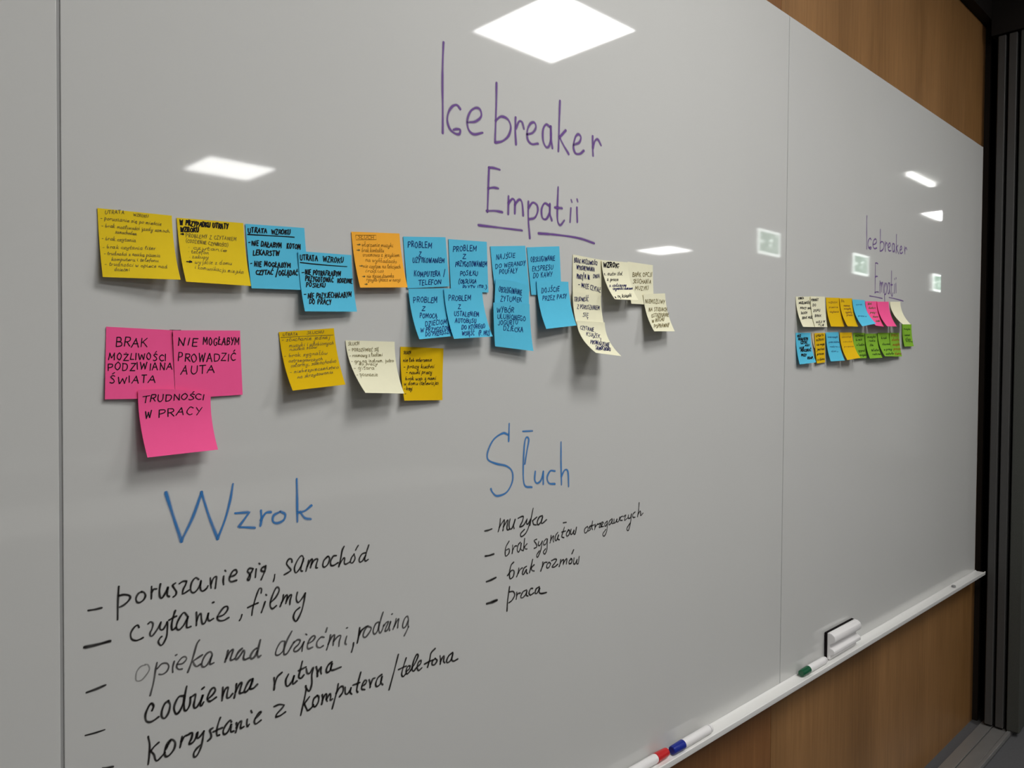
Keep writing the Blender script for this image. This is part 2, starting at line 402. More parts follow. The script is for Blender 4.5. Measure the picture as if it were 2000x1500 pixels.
# ------------------------------------------------------------------ writing on the glass
def board_fn(a, b, lift): return np.array([a, -0.0001 - lift, b])
def to_board(p): q = on_y(p, 0.0); return np.array([q[0], q[2]])
def px_width(p, wpx): return wpx * depth_of(on_y(p, 0.0)) / FPX
def writing(name, m, parent, label, items):
    """items: ('s', [photo points], width px) strokes, drawn together as one word, or ('t', text, start, end, x-height px, slant, width px), a word each"""
    org = tuple(parent.location)
    R = Ribbons(board_fn, org)
    for it in items:
        if it[0] == 's':
            if name != 'heading' and len(it[1]) == 3 and name != 'black_mark':
                Q = Ribbons(board_fn, org); Q.stroke([to_board(p) for p in smooth(it[1])], px_width(it[1][0], it[2])); Q.build('dash', m, parent); continue
            R.stroke([to_board(p) for p in smooth(it[1])], px_width(it[1][0], it[2]))
        else:
            _, s, p0, p1, h, sl, wpx = it
            st, wd = text_strokes(s, 0.0); p0, p1 = np.array(p0, float), np.array(p1, float)
            ex = (p1 - p0) / wd; ey = np.array([sl * h / 10, -h / 10])
            Q = Ribbons(board_fn, org)
            for k in st:
                Q.stroke([to_board(p0 + ex * q[0] + ey * q[1]) for q in k], px_width(p0, wpx * rnd.uniform(0.9, 1.12)))
            Q.build('written_word', m, parent, label + (', the word ' + s if len(s) > 1 else ', a single sign'))
    if R.v: R.build(name, m, parent, label)
def crop(ox, oy, sc, strokes, wpx):
    return [('s', [(ox + x / sc, oy + y / sc) for x, y in s], wpx) for s in strokes]
ICE = [[(157, 80), (152, 200), (150, 350), (152, 500), (152, 680)], [(268, 520), (245, 495), (215, 505), (190, 545), (182, 600), (200, 655), (235, 685), (262, 688), (268, 660), (245, 655), (225, 660)],
       [(318, 610), (370, 605), (408, 570), (400, 525), (370, 515), (335, 540), (315, 600), (325, 660), (360, 690), (415, 680)],
       [(510, 350), (508, 500), (500, 742)], [(505, 600), (540, 572), (585, 590), (605, 640), (590, 700), (550, 735), (505, 745)],
       [(637, 580), (635, 670), (640, 755)], [(640, 650), (660, 605), (680, 610), (692, 650)],
       [(715, 690), (750, 680), (772, 645), (762, 612), (735, 620), (715, 665), (718, 725), (745, 755), (785, 752)],
       [(865, 640), (840, 625), (820, 660), (820, 730), (840, 775), (862, 765), (875, 700), (870, 640)], [(872, 640), (870, 700), (882, 780)],
       [(932, 470), (928, 600), (922, 800)], [(970, 665), (930, 710)], [(930, 710), (960, 770), (990, 820)],
       [(1025, 760), (1060, 745), (1072, 710), (1055, 690), (1035, 710), (1022, 770), (1035, 815), (1065, 820), (1090, 800)],
       [(1150, 705), (1150, 770), (1153, 830)], [(1152, 780), (1165, 735), (1185, 725), (1205, 760)]]
EMP = [[(530, 925), (495, 915), (460, 912)], [(460, 912), (455, 1050), (450, 1205)], [(455, 1050), (490, 1045), (520, 1050)], [(445, 1200), (500, 1200), (548, 1208)],
       [(590, 1105), (588, 1220)], [(590, 1150), (615, 1120), (632, 1140), (632, 1215)], [(632, 1160), (660, 1125), (680, 1145), (688, 1230)],
       [(722, 1140), (722, 1260), (732, 1380)], [(724, 1180), (750, 1145), (778, 1160), (785, 1200), (765, 1245), (728, 1255)],
       [(860, 1165), (830, 1150), (810, 1190), (815, 1245), (840, 1255), (862, 1215), (865, 1155)], [(865, 1160), (866, 1220), (878, 1262)],
       [(920, 1045), (915, 1200), (918, 1270), (935, 1295), (960, 1265)], [(900, 1178), (945, 1182)],
       [(1005, 1185), (1000, 1272)], [(1008, 1130), (1011, 1138)], [(1045, 1180), (1048, 1272)], [(1047, 1126), (1050, 1135)]]
p1 = panels[1]; p2 = panels[2]
writing('heading', M['ink_purple'], p1, 'large purple handwritten words Ice breaker', crop(820, 60, 3.41, ICE, 8.6))
writing('heading', M['ink_purple'], p1, 'large purple handwritten word Empatii with broken underline', crop(820, 60, 3.41, EMP, 8.0) +
        crop(820, 60, 3.41, [[(390, 1295), (500, 1308), (678, 1330)], [(790, 1350), (900, 1358), (1050, 1380), (1160, 1415)]], 8.0))
writing('heading', M['ink_blue'], p1, 'large blue handwritten word Wzrok', crop(280, 820, 2.222, [[(98, 318), (130, 420), (165, 525)]], 11.5) +
        crop(280, 820, 2.222, [[(165, 525), (215, 420), (252, 315)], [(252, 315), (285, 420), (322, 515)]], 9.6) +
        crop(280, 820, 2.222, [[(322, 515), (355, 430), (376, 350), (388, 280)], [(400, 405), (425, 403), (460, 400), (460, 400), (435, 435), (412, 465), (412, 465), (440, 466), (482, 468)],
        [(510, 395), (512, 430), (508, 458)], [(510, 435), (530, 405), (552, 400)], [(590, 400), (565, 415), (562, 440), (580, 448), (608, 435), (615, 410), (595, 398)],
        [(665, 258), (667, 350), (668, 440)], [(728, 372), (700, 395), (670, 402)], [(680, 400), (700, 425), (725, 430)]], 8.0))
writing('heading', M['ink_blue'], p1, 'thin blue handwritten word Słuch', crop(280, 820, 2.222, [[(1587, 18), (1586, 60), (1585, 92)], [(1583, 65), (1560, 58), (1520, 85), (1495, 135), (1495, 172), (1530, 190), (1575, 200), (1600, 225), (1600, 270), (1575, 315), (1535, 330), (1515, 315), (1508, 300)],
        [(1647, 50), (1687, 48)], [(1655, 190), (1665, 130), (1672, 85), (1660, 78), (1652, 120), (1648, 230), (1655, 285), (1685, 292)],
        [(1700, 225), (1698, 260), (1708, 275), (1725, 262), (1735, 225)], [(1735, 225), (1735, 278)], [(1785, 222), (1765, 222), (1752, 250), (1760, 275), (1785, 278)],
        [(1812, 98), (1812, 180), (1814, 280)], [(1814, 245), (1828, 218), (1842, 225), (1845, 288)]], 6.6))
def dash(a, b, wpx, m='ink_black'):
    R = Ribbons(board_fn, tuple(p1.location)); mid = ((a[0] + b[0]) / 2, (a[1] + b[1]) / 2 + 0.6)
    R.stroke([to_board(p) for p in smooth([a, mid, b])], px_width(a, wpx)); R.build('dash', M[m], p1)
def word(text, ox, oy, sc, strokes, wpx, m='ink_black'):
    """One handwritten word, each stroke a run of points."""
    R = Ribbons(board_fn, tuple(p1.location))
    for st in strokes.split('|'):
        q = [tuple(float(c) for c in p.split(',')) for p in st.split()]
        pts = [(ox + x / sc, oy + y / sc) for x, y in q]
        R.stroke([to_board(p) for p in smooth(pts)], px_width(pts[0], wpx * rnd.uniform(0.92, 1.1)), vary=0.12)
    R.build('written_word', M[m], p1, ('black handwritten word ' if m == 'ink_black' else 'faded handwritten word ') + text if len(text) > 1 else 'single handwritten sign')
dash((173, 1192), (198, 1187), 6.5); dash((166, 1264), (214, 1252), 9.5); dash((170, 1352), (205, 1338), 7.5); dash((167, 1436), (204, 1425), 5); dash((201, 1500), (220, 1497), 7)
dash((947, 1037), (960, 1033), 5.5); dash((948, 1086), (964, 1082), 6); dash((950, 1136), (968, 1128), 6.5); dash((951, 1179), (970, 1172), 8.5)
A = (200, 1080, 7.143); B = (470, 1050, 7.143); C = (240, 1230, 7.143); E = (260, 1310, 7.143); F = (520, 1250, 5.128); G2 = (900, 960, 5.0); Dd = (520, 1180, 6.667)
word('poruszanie', *A, '228,470 222,560 215,700 212,925|230,595 300,580 370,590 388,625 350,680 290,730 245,752|545,540 500,565 468,630 480,680 520,690 575,650 600,595 580,550 545,540|685,470 685,550 682,635|690,540 715,505 750,500|808,435 795,520 800,600 825,630 865,580 900,510 915,470 905,540 905,590 930,605|1015,420 980,450 1000,490 1030,540 1020,585 990,610|1075,425 1120,395 1175,390 1175,390 1160,440 1125,510 1115,575 1115,575 1160,550 1210,515|1340,365 1300,345 1250,400 1230,480 1240,540 1280,550 1330,500 1370,420 1375,380 1365,450 1370,510 1400,530 1450,495 1470,460|1505,350 1510,420 1515,485|1515,430 1550,350 1590,330 1585,400 1575,490|1690,325 1685,390 1690,435|1712,245 1718,250|1780,330 1840,310 1875,270 1860,235 1820,250 1785,310 1770,375 1800,400 1868,380', 6.0)
word('się', *B, '165,430 120,430 95,470 120,500 135,540 115,590 95,580 115,540 150,480 170,440|215,440 205,550|258,360 265,365|340,400 300,420 285,460 330,470 340,450 348,395|335,470 310,530 285,585', 5.8)
word(',', *B, '475,515 470,560 455,610', 4.6)
word('samochód', *B, '715,340 710,300 670,300 640,360 670,410 700,450 670,480 610,515|875,330 870,270 840,255 790,320 750,420 765,490 810,450 860,360 880,280 845,400 840,460 860,465|945,320 930,390 910,465|930,400 970,320 1000,300 985,370 975,415|990,370 1030,310 1075,300 1055,370 1050,420 1068,420|1210,265 1160,320 1145,390 1170,410 1215,370 1240,300 1225,260 1210,265|1330,250 1290,260 1255,330 1260,385 1300,385 1355,350|1440,125 1415,180 1395,290 1370,400|1380,370 1430,290 1450,290 1445,350 1465,370 1520,340|1580,230 1545,280 1530,340 1560,350 1595,290 1580,230|1638,110 1620,140 1605,170|1735,210 1690,230 1655,290 1660,340 1700,320 1740,250|1785,105 1755,200 1730,300 1745,325 1775,305', 5.2)
word('czytanie', *A, '510,1035 490,1005 440,1040 395,1120 405,1195 460,1220 520,1205 565,1180|640,985 670,960 705,985 690,1060 665,1110 670,1155 700,1150 760,1070 810,975|815,965 800,1040 815,1070 850,1060 890,990 905,960 905,1060 895,1160 850,1260 810,1286 780,1240 800,1190 825,1165|1015,805 985,900 965,1000 970,1070 1000,1060 1020,1040|930,935 980,905 1030,880|1185,880 1140,830 1090,880 1040,980 1035,1050 1070,1070 1130,1010 1180,920 1195,880 1175,980 1180,1040 1230,1025|1310,830 1315,920 1310,1005|1315,940 1350,860 1375,850 1380,920 1395,985 1430,970 1465,890 1480,830 1470,900 1490,945 1545,915|1540,690 1552,685|1610,890 1690,860 1745,790 1740,745 1690,760 1630,840 1600,900 1625,940 1690,940 1760,900', 6.0)
word(',', *A, '1945,860 1935,900 1912,940', 4.4)
word('filmy', *B, '285,770 290,715 260,710 225,790 190,900 165,1000 155,1080|100,975 170,940 240,910|340,895 315,970 290,1040|350,795 358,800|420,900 490,830 535,740 525,695 490,705 445,800 415,900 415,965 445,990 495,950|595,800 580,880 550,960|570,910 620,820 650,800 640,870 630,915|640,880 680,810 710,800 690,870 685,930|790,765 775,840 785,890 810,900 860,840 900,775|900,775 880,900 850,1020 800,1130 765,1165 735,1110 760,1030 820,975', 5.4)
word('opieka, its first letter nearly gone', *C, '310,490 250,510 200,570 180,640 190,710 260,700 330,620 370,550 350,490 310,480', 4.2, 'ink_ghost')
word('opieka', *C, '475,460 455,560 425,740 380,915|480,540 540,475 610,465 640,510 610,580 550,620 505,620|715,440 695,520 695,590|735,355 750,345|760,480 830,470 885,410 870,375 820,390 765,460 750,520 780,550 825,545|1065,145 1030,200 990,340 950,470 905,590|1105,350 1030,400 980,440 1000,490 1030,510 1080,480|1245,340 1220,305 1160,340 1110,430 1100,500 1140,515 1200,450 1245,350 1220,430 1215,480 1265,460', 5.2, 'ink_fade')
word('nad', *C, '1465,290 1450,360 1425,445|1440,400 1490,310 1535,275 1520,340 1500,400 1510,425 1550,405|1660,260 1610,310 1570,390 1590,410 1640,350 1680,290 1695,320 1680,390 1700,415 1750,395|1860,260 1820,290 1780,360 1790,405 1840,370 1870,300|1915,145 1890,250 1875,340 1890,380 1920,360', 6.4, 'ink_fade')
word('dziećmi', *Dd, '240,480 190,490 140,570 120,650 160,660 220,600 240,490|330,355 270,470 235,580 230,650 270,640 320,560 360,490|360,500 400,465 440,470 420,520 370,570 360,610 400,610 450,560 490,490|490,490 470,560 465,610|515,390 525,395|545,510 600,480 635,430 615,410 570,450 535,530 545,580 600,560|750,430 710,430 660,490 660,550 700,565 740,540|790,310 775,360|835,400 815,500 785,590|805,520 850,430 890,400 875,480 870,530|880,480 930,420 970,410 950,480 945,545|1045,420 1025,500 1040,520|1045,310 1055,305', 5.2, 'ink_fade')
word(',', *Dd, '1135,505 1130,550 1110,620', 6.0)
word('rodziną', *Dd, '1320,285 1280,340 1260,410 1290,430 1340,370 1365,310 1320,285|1460,230 1420,260 1390,350 1410,390 1450,340 1470,240|1520,105 1490,200 1465,320 1480,375 1510,330 1530,270|1530,280 1560,240 1590,230 1560,300 1545,350 1580,330 1610,260 1620,220 1600,290 1605,340|1635,130 1640,125|1690,190 1675,260 1650,325|1665,290 1700,220 1725,190 1715,250 1710,305|1850,190 1835,155 1800,190 1775,270 1785,310 1820,280 1850,200 1845,260 1850,295|1850,295 1825,350 1795,410', 5.0, 'ink_fade')
word('r, first letter of rodziną', *Dd, '1215,310 1205,400 1185,500|1210,400 1240,340 1300,290', 6.0)
word('codzienna', *E, '265,550 285,490 250,455 200,530 170,620 180,695 230,715 290,690 350,645|490,420 440,460 400,560 400,640 440,660 490,590 515,480 490,420|700,350 640,360 590,440 570,530 600,600 650,560 700,450 715,360|745,220 725,320 710,450 715,545 750,545 790,470 800,370|800,370 840,345 870,330 860,400 845,480 860,520 900,490 950,400 975,330 950,410 935,480 955,480 980,440|965,250 985,232|1045,390 1110,330 1145,270 1125,235 1080,270 1035,380 1060,425 1100,410 1155,370|1250,235 1250,320 1240,410|1250,340 1290,250 1325,235 1310,320 1310,375 1345,370 1385,320|1440,185 1430,280 1410,375|1430,290 1480,190 1515,170 1495,250 1485,310 1520,305|1665,110 1610,150 1560,250 1550,295 1590,280 1650,190 1670,110 1640,200 1630,250 1680,240 1730,190', 6.8)
word('rutyna', *F, '78,380 82,440 78,495|85,440 110,370 155,325|220,345 195,400 200,455 225,455 265,400 280,350 265,410 270,440 305,410|360,215 340,300 325,370 350,380 375,350|325,305 365,285 395,270|400,290 410,330 435,330 470,275 455,350 455,440 430,510 400,480 395,460|500,270 510,310 512,360|510,330 540,280 550,270 545,310 550,335|655,220 620,250 600,300 610,325 640,300 660,230 645,290 670,300 745,270', 6.2)
word('korzystanie', *E, '210,920 230,1030 225,1170 210,1300|355,1000 290,1060 245,1120|245,1120 290,1170 310,1240 340,1250 400,1190 440,1140|520,960 470,1030 440,1120 450,1190 500,1180 570,1090 585,1000 540,960 500,1010 460,1090|680,920 670,990 655,1065|675,980 710,920 745,900|770,890 800,870 825,870 815,940 785,1000 790,1020 840,990 880,920 890,870|900,860 890,920 905,940 945,900 985,845|985,845 970,950 940,1080 890,1180 850,1200 845,1150 880,1090 930,1040|1105,800 1070,830 1085,880 1085,930 1045,975|1215,655 1185,740 1165,830 1170,900 1200,895|1120,850 1180,820 1240,795|1370,710 1350,690 1290,760 1255,840 1270,885 1320,850 1370,740 1360,810 1365,850 1400,840|1440,730 1450,780 1430,855|1440,790 1480,720 1510,705 1500,760 1500,800 1540,780|1590,680 1585,740 1595,775 1615,750|1645,560 1655,580|1710,660 1750,620 1785,580 1765,575 1720,630 1690,700 1710,740 1780,690', 6.6)
word('z', *F, '80,665 130,645 180,650 180,650 150,690 105,740 95,772 95,772 140,755 190,720', 5.8)
word('komputera', *F, '400,490 385,570 365,660 345,750|430,570 400,610 380,640|380,640 400,680 415,705 450,680 470,650|510,555 475,590 465,650 490,665 520,620 525,570 510,555|560,550 565,590 555,640|562,600 590,545 605,545 600,590 610,610|605,590 635,540 645,560 640,600 660,590|720,440 705,520 680,610 660,685|700,530 740,470 770,470 765,520 735,565|790,475 790,530 810,540 840,500 850,470 840,520 855,540|945,325 920,420 905,500 915,520|870,450 910,435 935,425|960,460 990,440 1005,410 985,405 960,450 955,490 985,495|1030,400 1040,440 1040,470|1045,440 1065,390 1085,380|1155,345 1115,380 1095,440 1110,465 1145,430 1160,360 1145,420 1165,445', 6.2)
word('/', *F, '1322,145 1280,310 1230,495', 5.2)
word('telefona', *F, '1400,180 1375,260 1355,340 1370,365 1395,340|1325,295 1365,275 1400,260|1405,310 1430,290 1440,260 1415,265 1400,310 1410,340 1440,310|1445,300 1490,230 1520,160 1505,145 1475,210 1460,290 1475,310 1500,280|1520,260 1545,235 1550,205 1525,220 1510,270 1525,305 1555,280|1690,85 1650,130 1635,200 1615,270|1585,240 1630,215 1665,200|1690,185 1665,210 1660,245 1685,245 1710,205 1690,185|1740,160 1745,205 1742,240|1745,210 1770,165 1780,165 1775,210 1785,225|1865,125 1825,160 1805,210 1820,225 1855,190 1870,130 1855,190 1875,210 1915,190', 5.6)
word('muzyka', *G2, '385,265 380,330 365,390|375,350 415,285 425,285 415,350 410,380|415,345 450,285 460,285 450,345 455,375 475,365|480,270 470,330 480,365 500,355 525,290 530,270 515,330 520,360|560,260 590,245 610,245 600,290 580,330 575,345 610,330 640,280|645,270 640,310 655,315 680,270|680,270 660,350 630,410 590,440 585,410 620,370|705,165 690,240 675,330|740,250 700,285|700,285 710,320 735,325|795,235 765,250 745,300 755,325 785,290 800,240 785,295 795,310 835,275', 4.6)
word('brak, beside sygnałów', *G2, '470,485 440,540 432,600 440,630 470,600 470,560 445,570|505,525 505,570 500,605|507,570 525,535 545,530|580,495 560,520 550,570 565,590 585,540 590,500 585,560 600,575|622,460 615,530 610,575|645,510 620,540|620,540 630,560 645,560', 4.2)
word('sygnałów', *G2, '740,465 715,480 735,510 740,540 715,555|760,490 755,520 770,525 795,485|795,485 780,570 750,640 740,620 765,580|835,460 810,490 810,520 830,510 845,465|845,465 840,560 820,610 805,590 825,560|880,430 878,470 870,500|876,475 895,440 905,435 900,470 905,490|945,400 925,430 920,470 935,475 955,420 945,460 960,470|1010,350 995,400 985,440 1005,450|985,395 1020,385|1000,305 1028,300|1050,375 1030,410 1035,435 1055,420 1062,385 1050,375|1075,370 1070,410 1085,415 1105,375 1100,405 1115,415 1128,350', 4.2)
word('ostrzegawczych', *G2, '1235,340 1210,365 1208,400 1225,400 1245,360 1235,340|1270,330 1255,345 1265,370 1245,385|1285,290 1278,350 1285,370|1260,345 1300,325|1310,320 1310,350 1305,370|1312,345 1335,315|1340,320 1365,310 1350,350 1375,340|1370,335 1390,305 1375,300 1370,340 1390,340|1425,290 1405,315 1410,340 1430,310|1430,290 1425,380 1400,435 1385,415 1415,370|1475,265 1450,290 1445,325 1465,310 1480,270 1475,310 1490,310|1495,270 1495,305 1510,300 1525,265 1520,295 1540,290 1550,250|1580,240 1560,250 1555,280 1575,280|1590,245 1610,230 1600,265 1600,280 1625,260|1635,230 1635,260 1655,255 1665,220|1665,220 1655,310 1635,380 1620,360 1650,310|1700,200 1680,220 1680,250 1700,250|1740,110 1735,180 1725,245|1730,220 1750,190 1755,210 1755,235 1778,210', 3.8)
word('brak, beside rozmów', *G2, '515,690 490,720 475,790 480,850 510,830 520,780 495,770 455,820|565,750 560,790 545,830|558,800 580,760 600,745|640,730 615,750 600,800 615,805 640,760 640,790 650,800|700,665 685,730 670,790|715,715 685,745|685,745 695,770 715,775', 4.6)
word('rozmów', *G2, '800,690 795,730 780,775|795,735 815,695 840,690|860,690 840,715 840,745 860,740 875,705 860,690|885,675 915,660 935,665 915,700 890,735 915,735 945,710|975,665 970,700 960,730|970,700 990,670 1003,668 1000,710|1000,700 1025,660 1035,660 1030,705|1075,655 1055,685 1060,705 1080,695 1085,665 1075,655|1100,570 1085,605|1105,650 1100,700 1115,705 1135,660 1130,695 1145,705 1155,635', 4.4)
word('praca', *G2, '475,930 465,1000 455,1080 450,1165|475,980 510,975 525,1010 500,1060 470,1085|545,985 545,1020 540,1050|548,1010 560,995 580,990|640,960 605,980 585,1030 605,1035 635,1000 645,965 640,1010 655,1020|700,945 680,950 665,990 680,1010 710,990|765,930 735,950 725,990 745,990 770,940 765,985 790,995 835,985', 4.8)
writing('black_mark', M['ink_black'], p1, 'small black mark between the two upper pink notes', [('s', [(332, 645), (342, 645.5), (352, 645)], 4), ('s', [(335, 647), (337, 651), (338, 656)], 5)])  # small black strokes in the gap between the notes
def ice2(s): return [(1692.5 + (x - 150) * 0.0744, 422 + (y - 80) * 0.1067 - (x - 150) * 0.0066) for x, y in s]
def emp2(s): return [(1709.5 + (x - 460) * 0.0686, 514 + (y - 912) * 0.198 - (x - 460) * 0.0234) for x, y in s]
writing('heading', M['ink_purple'], p2, 'small purple handwritten words Ice breaker', [('s', ice2(s), 4.4) for s in ICE])
writing('heading', M['ink_purple'], p2, 'small purple handwritten word Empatii with underline', [('s', emp2(s), 4.0) for s in EMP] +
        [('s', [(1698, 578), (1710, 580), (1723, 583)], 3.4), ('s', [(1736, 581), (1750, 584), (1764, 588)], 3.2)])

# ------------------------------------------------------------------ sticky notes
def inv_bilinear(q, c):
    c = [np.array(p, float) for p in c]; uv = np.array([0.5, 0.5]); q = np.array(q, float)
    for _ in range(12):
        u, v = uv
        P = (1 - u) * (1 - v) * c[0] + u * (1 - v) * c[1] + u * v * c[2] + (1 - u) * v * c[3]
        du = (1 - v) * (c[1] - c[0]) + v * (c[2] - c[3]); dv = (1 - u) * (c[3] - c[0]) + u * (c[2] - c[1])
        uv = uv + np.linalg.solve(np.stack([du, dv], 1), q - P)
    return uv
HI = dict(y1=0.02, y2=0.02, b3=0.012, b4=0.02, o5=0.022, b6=0.012, b7=0.010, p21=0.006, p22=0.006, p23=0.018, y24=0.024, c25=0.03, y26=0.012, c19=0.008, b10=0.012, b11=0.004, b13=0.015, s2b=0.002)
ARCH = dict(p23=0.0034, b11=0.0022, b12=0.0018)     # top edges that bow upwards
class Note:
    def __init__(self, key, color, corners, on, label, group):
        self.c = corners; self.arch = ARCH.get(key, 0.0)
        offs = []
        for k in (0, 1):
            d = 0.0012
            for par in on:
                u, v = inv_bilinear(corners[k], par.c)
                if -0.12 < u < 1.12 and -0.1 < v < 1.15:
                    d = max(d, -par.S(min(max(u, 0), 1), min(max(v, 0), 1))[1] + 0.0022)
            offs.append(d)
        T0, T1 = on_y(corners[0], -offs[0]), on_y(corners[1], -offs[1])
        e = (T1 - T0) * np.array([1, 0, 1]); e /= np.linalg.norm(e)
        self.edges = []
        for Tp, bp, off in ((T0, corners[3], offs[0]), (T1, corners[2], offs[1])):
            lo, hi = 0.0015, HI.get(key, 0.04)
            g = lambda d: float((on_y(bp, -(off + d)) - Tp) @ e)
            if g(lo) <= 0: d = lo
            elif g(hi) >= 0: d = hi
            else:
                a, b = lo, hi
                for _ in range(40):
                    m_ = (a + b) / 2
                    if g(m_) > 0: a = m_
                    else: b = m_
                d = (a + b) / 2
            self.edges.append([Tp, bp, off, d])
        dm = max(x[3] for x in self.edges)
        for x in self.edges: x[3] = max(x[3], dm * 0.45)          # paper bends as a sheet, not one corner alone
        self.curves = []
        for Tp, bp, off, d in self.edges:
            Pb = on_y(bp, -(off + d)); s = (Pb - Tp) * np.array([1, 0, 1]); n = np.array([0, -1.0, 0])
            down = np.array([e[2], 0, -e[0]]) * np.linalg.norm(s)
            self.curves.append((Tp, Tp + 0.33 * (0.6 * down + 0.4 * s), Tp + 0.68 * s + 0.30 * d * n + 0.06 * (down - s), Pb))
        self.o = (T0 + T1) / 2
        self.size = np.linalg.norm(T1 - T0)
        n, me_v, me_f = 14, [], []
        nu = 8
        for j in range(n + 1):
            for i in range(nu + 1): me_v.append(self.S(i / nu, j / n) - self.o)
        for j in range(n):
            for i in range(nu):
                a = j * (nu + 1) + i; me_f.append((a, a + nu + 1, a + nu + 2, a + 1))
        me = mesh_from('sticky_note', me_v, me_f)
        for p in me.polygons: p.use_smooth = True
        self.obj = link('sticky_note', me, PAPER[color], None, tuple(self.o))
        md = self.obj.modifiers.new('thickness', 'SOLIDIFY'); md.thickness = 0.00022; md.offset = -1.0
        md = self.obj.modifiers.new('crisp_edges', 'EDGE_SPLIT'); md.split_angle = math.radians(45)
        tag(self.obj, label, 'sticky note', group)
    def S(self, u, v):
        P = []
        for c in self.curves:
            P.append((1 - v) ** 3 * c[0] + 3 * v * (1 - v) ** 2 * c[1] + 3 * v * v * (1 - v) * c[2] + v ** 3 * c[3])
        return (1 - u) * P[0] + u * P[1] + np.array([0, -0.5, 1.0]) * (self.arch * 4 * u * (1 - u) * max(0, 1 - 1.6 * v) ** 2)
    def fn(self, a, b, lift):
        u, v = a / self.size, b / self.size; h = 1e-3
        P = self.S(u, v); n = np.cross(self.S(u + h, v) - P, self.S(u, v + h) - P); n /= np.linalg.norm(n)
        if n[1] > 0: n = -n
        return P + n * lift
    def locate(self, q):                     # sheet coordinates of a photo point
        uv = inv_bilinear(q, self.c); q = np.array(q, float)
        def pr(t):
            d = self.S(*t) - CAM; z = d @ FW; return np.array([1000 + FPX * (d @ RT) / z, 750 - FPX * (d @ UP) / z])
        for _ in range(6):
            p0 = pr(uv); J = np.stack([(pr(uv + (1e-3, 0)) - p0) / 1e-3, (pr(uv + (0, 1e-3)) - p0) / 1e-3], 1)
            uv = np.clip(uv + np.linalg.solve(J, q - p0), -0.1, 1.1)
        return np.clip(uv, 0.025, 0.975)
    def write(self, m, items):
        to = lambda p: self.locate(p) * self.size
        for it in items:
            R = Ribbons(self.fn, self.o)
            if it[0] == 's':
                R.stroke([to(p) for p in smooth(it[1])], it[2] * self.size); R.build('drawn_line', m, self.obj); continue
            _, s, p0, p1, hpx, wd = it
            st, tw = text_strokes(s, 0.08, 1.05); a, b = to(p0), to(p1); up = to((p0[0], p0[1] - hpx)) - a
            if up[1] > -1e-4: up = np.array([0, -hpx * depth_of(self.o) / FPX])
            if any(ch.islower() for ch in s): up = up * 0.66
            for k in st:
                R.stroke([a + (b - a) * q[0] / tw + up * q[1] / 10 for q in k], wd * self.size, vary=0.1)
            R.build('arrow' if s == '>' else 'written_line', m, self.obj)

def cr(ox, oy, sc): return lambda x, y: (ox + x / sc, oy + y / sc)
NOTES = {}
def note(key, color, K, corners, on, label, group, *inks):
    c = [K(*p) for p in corners]; sc = K(1, 0)[0] - K(0, 0)[0]
    N = NOTES[key] = Note(key, color, c, [NOTES[k] for k in on], label, group)
    for m, wd, lines in inks:
        items = []
        for ln in lines:
            if ln[0] == '_': items.append(('s', [K(*p) for p in ln[1]], wd))
            else: items.append(('t', ln[0], K(*ln[1]), K(*ln[2]), ln[3] * sc, wd))
        N.write(M[m], items)
K1 = cr(150, 380, 5.714); K2 = cr(440, 420, 5.556); K3 = cr(660, 430, 5.556); K4 = cr(940, 460, 5.0); K5 = cr(180, 620, 5.0); K6 = cr(520, 620, 5.263); K7 = cr(1520, 560, 6.667)
GM = 'sticky notes on the middle whiteboard panel'; GR = 'sticky notes on the right whiteboard panel'
note('y1', 'yellow', K1, [(230, 150), (1060, 235), (1160, 950), (290, 920)], [], 'yellow note with faint pencil list, first at left of the top row', GM,
     ('pen_grey', 0.0065, [('UTRATA', (310, 215), (530, 215), 40), ('WZROKU', (630, 240), (800, 258), 40), ('- poruszanie się po mieście', (262, 275), (945, 345), 32), ('- brak możliwości jazdy samoch.', (275, 360), (1040, 425), 32), ('samochodem', (430, 432), (670, 455), 30),
      ('- brak czytania', (275, 505), (660, 528), 32), ('- brak czytania liter', (285, 600), (880, 618), 32), ('- trudności z nauką pisania', (300, 670), (930, 698), 32), ('komputera i telefonu', (385, 738), (910, 752), 30), ('- trudności w opiece nad', (310, 790), (1010, 822), 32), ('dziećmi', (420, 852), (590, 855), 30)]))
note('y2', 'yellow', K1, [(1115, 258), (1858, 318), (1945, 1020), (1220, 972)], [], 'yellow note with bold black heading above pencil list, second in the top row', GM,
     ('pen_black', 0.018, [('W PRZYPADKU UTRATY', (1150, 338), (1690, 382), 52), ('WZROKU', (1155, 418), (1360, 422), 48), ('>', (1160, 455), (1195, 456), 28), ('>', (1222, 765), (1285, 768), 34)]),
     ('pen_grey', 0.0065, [('PROBLEMY Z CZYTANIEM', (1215, 475), (1780, 518), 40), ('(CODZIENNE CZYNNOŚCI)', (1215, 530), (1690, 585), 36), ('* czytanie', (1235, 600), (1670, 640), 32), ('* telefon', (1240, 650), (1470, 668), 34), ('* zakupy', (1250, 708), (1470, 718), 32), ('wyjście z domu', (1315, 770), (1730, 785), 34), ('i komunikacja miejska', (1315, 828), (1860, 885), 34)]))
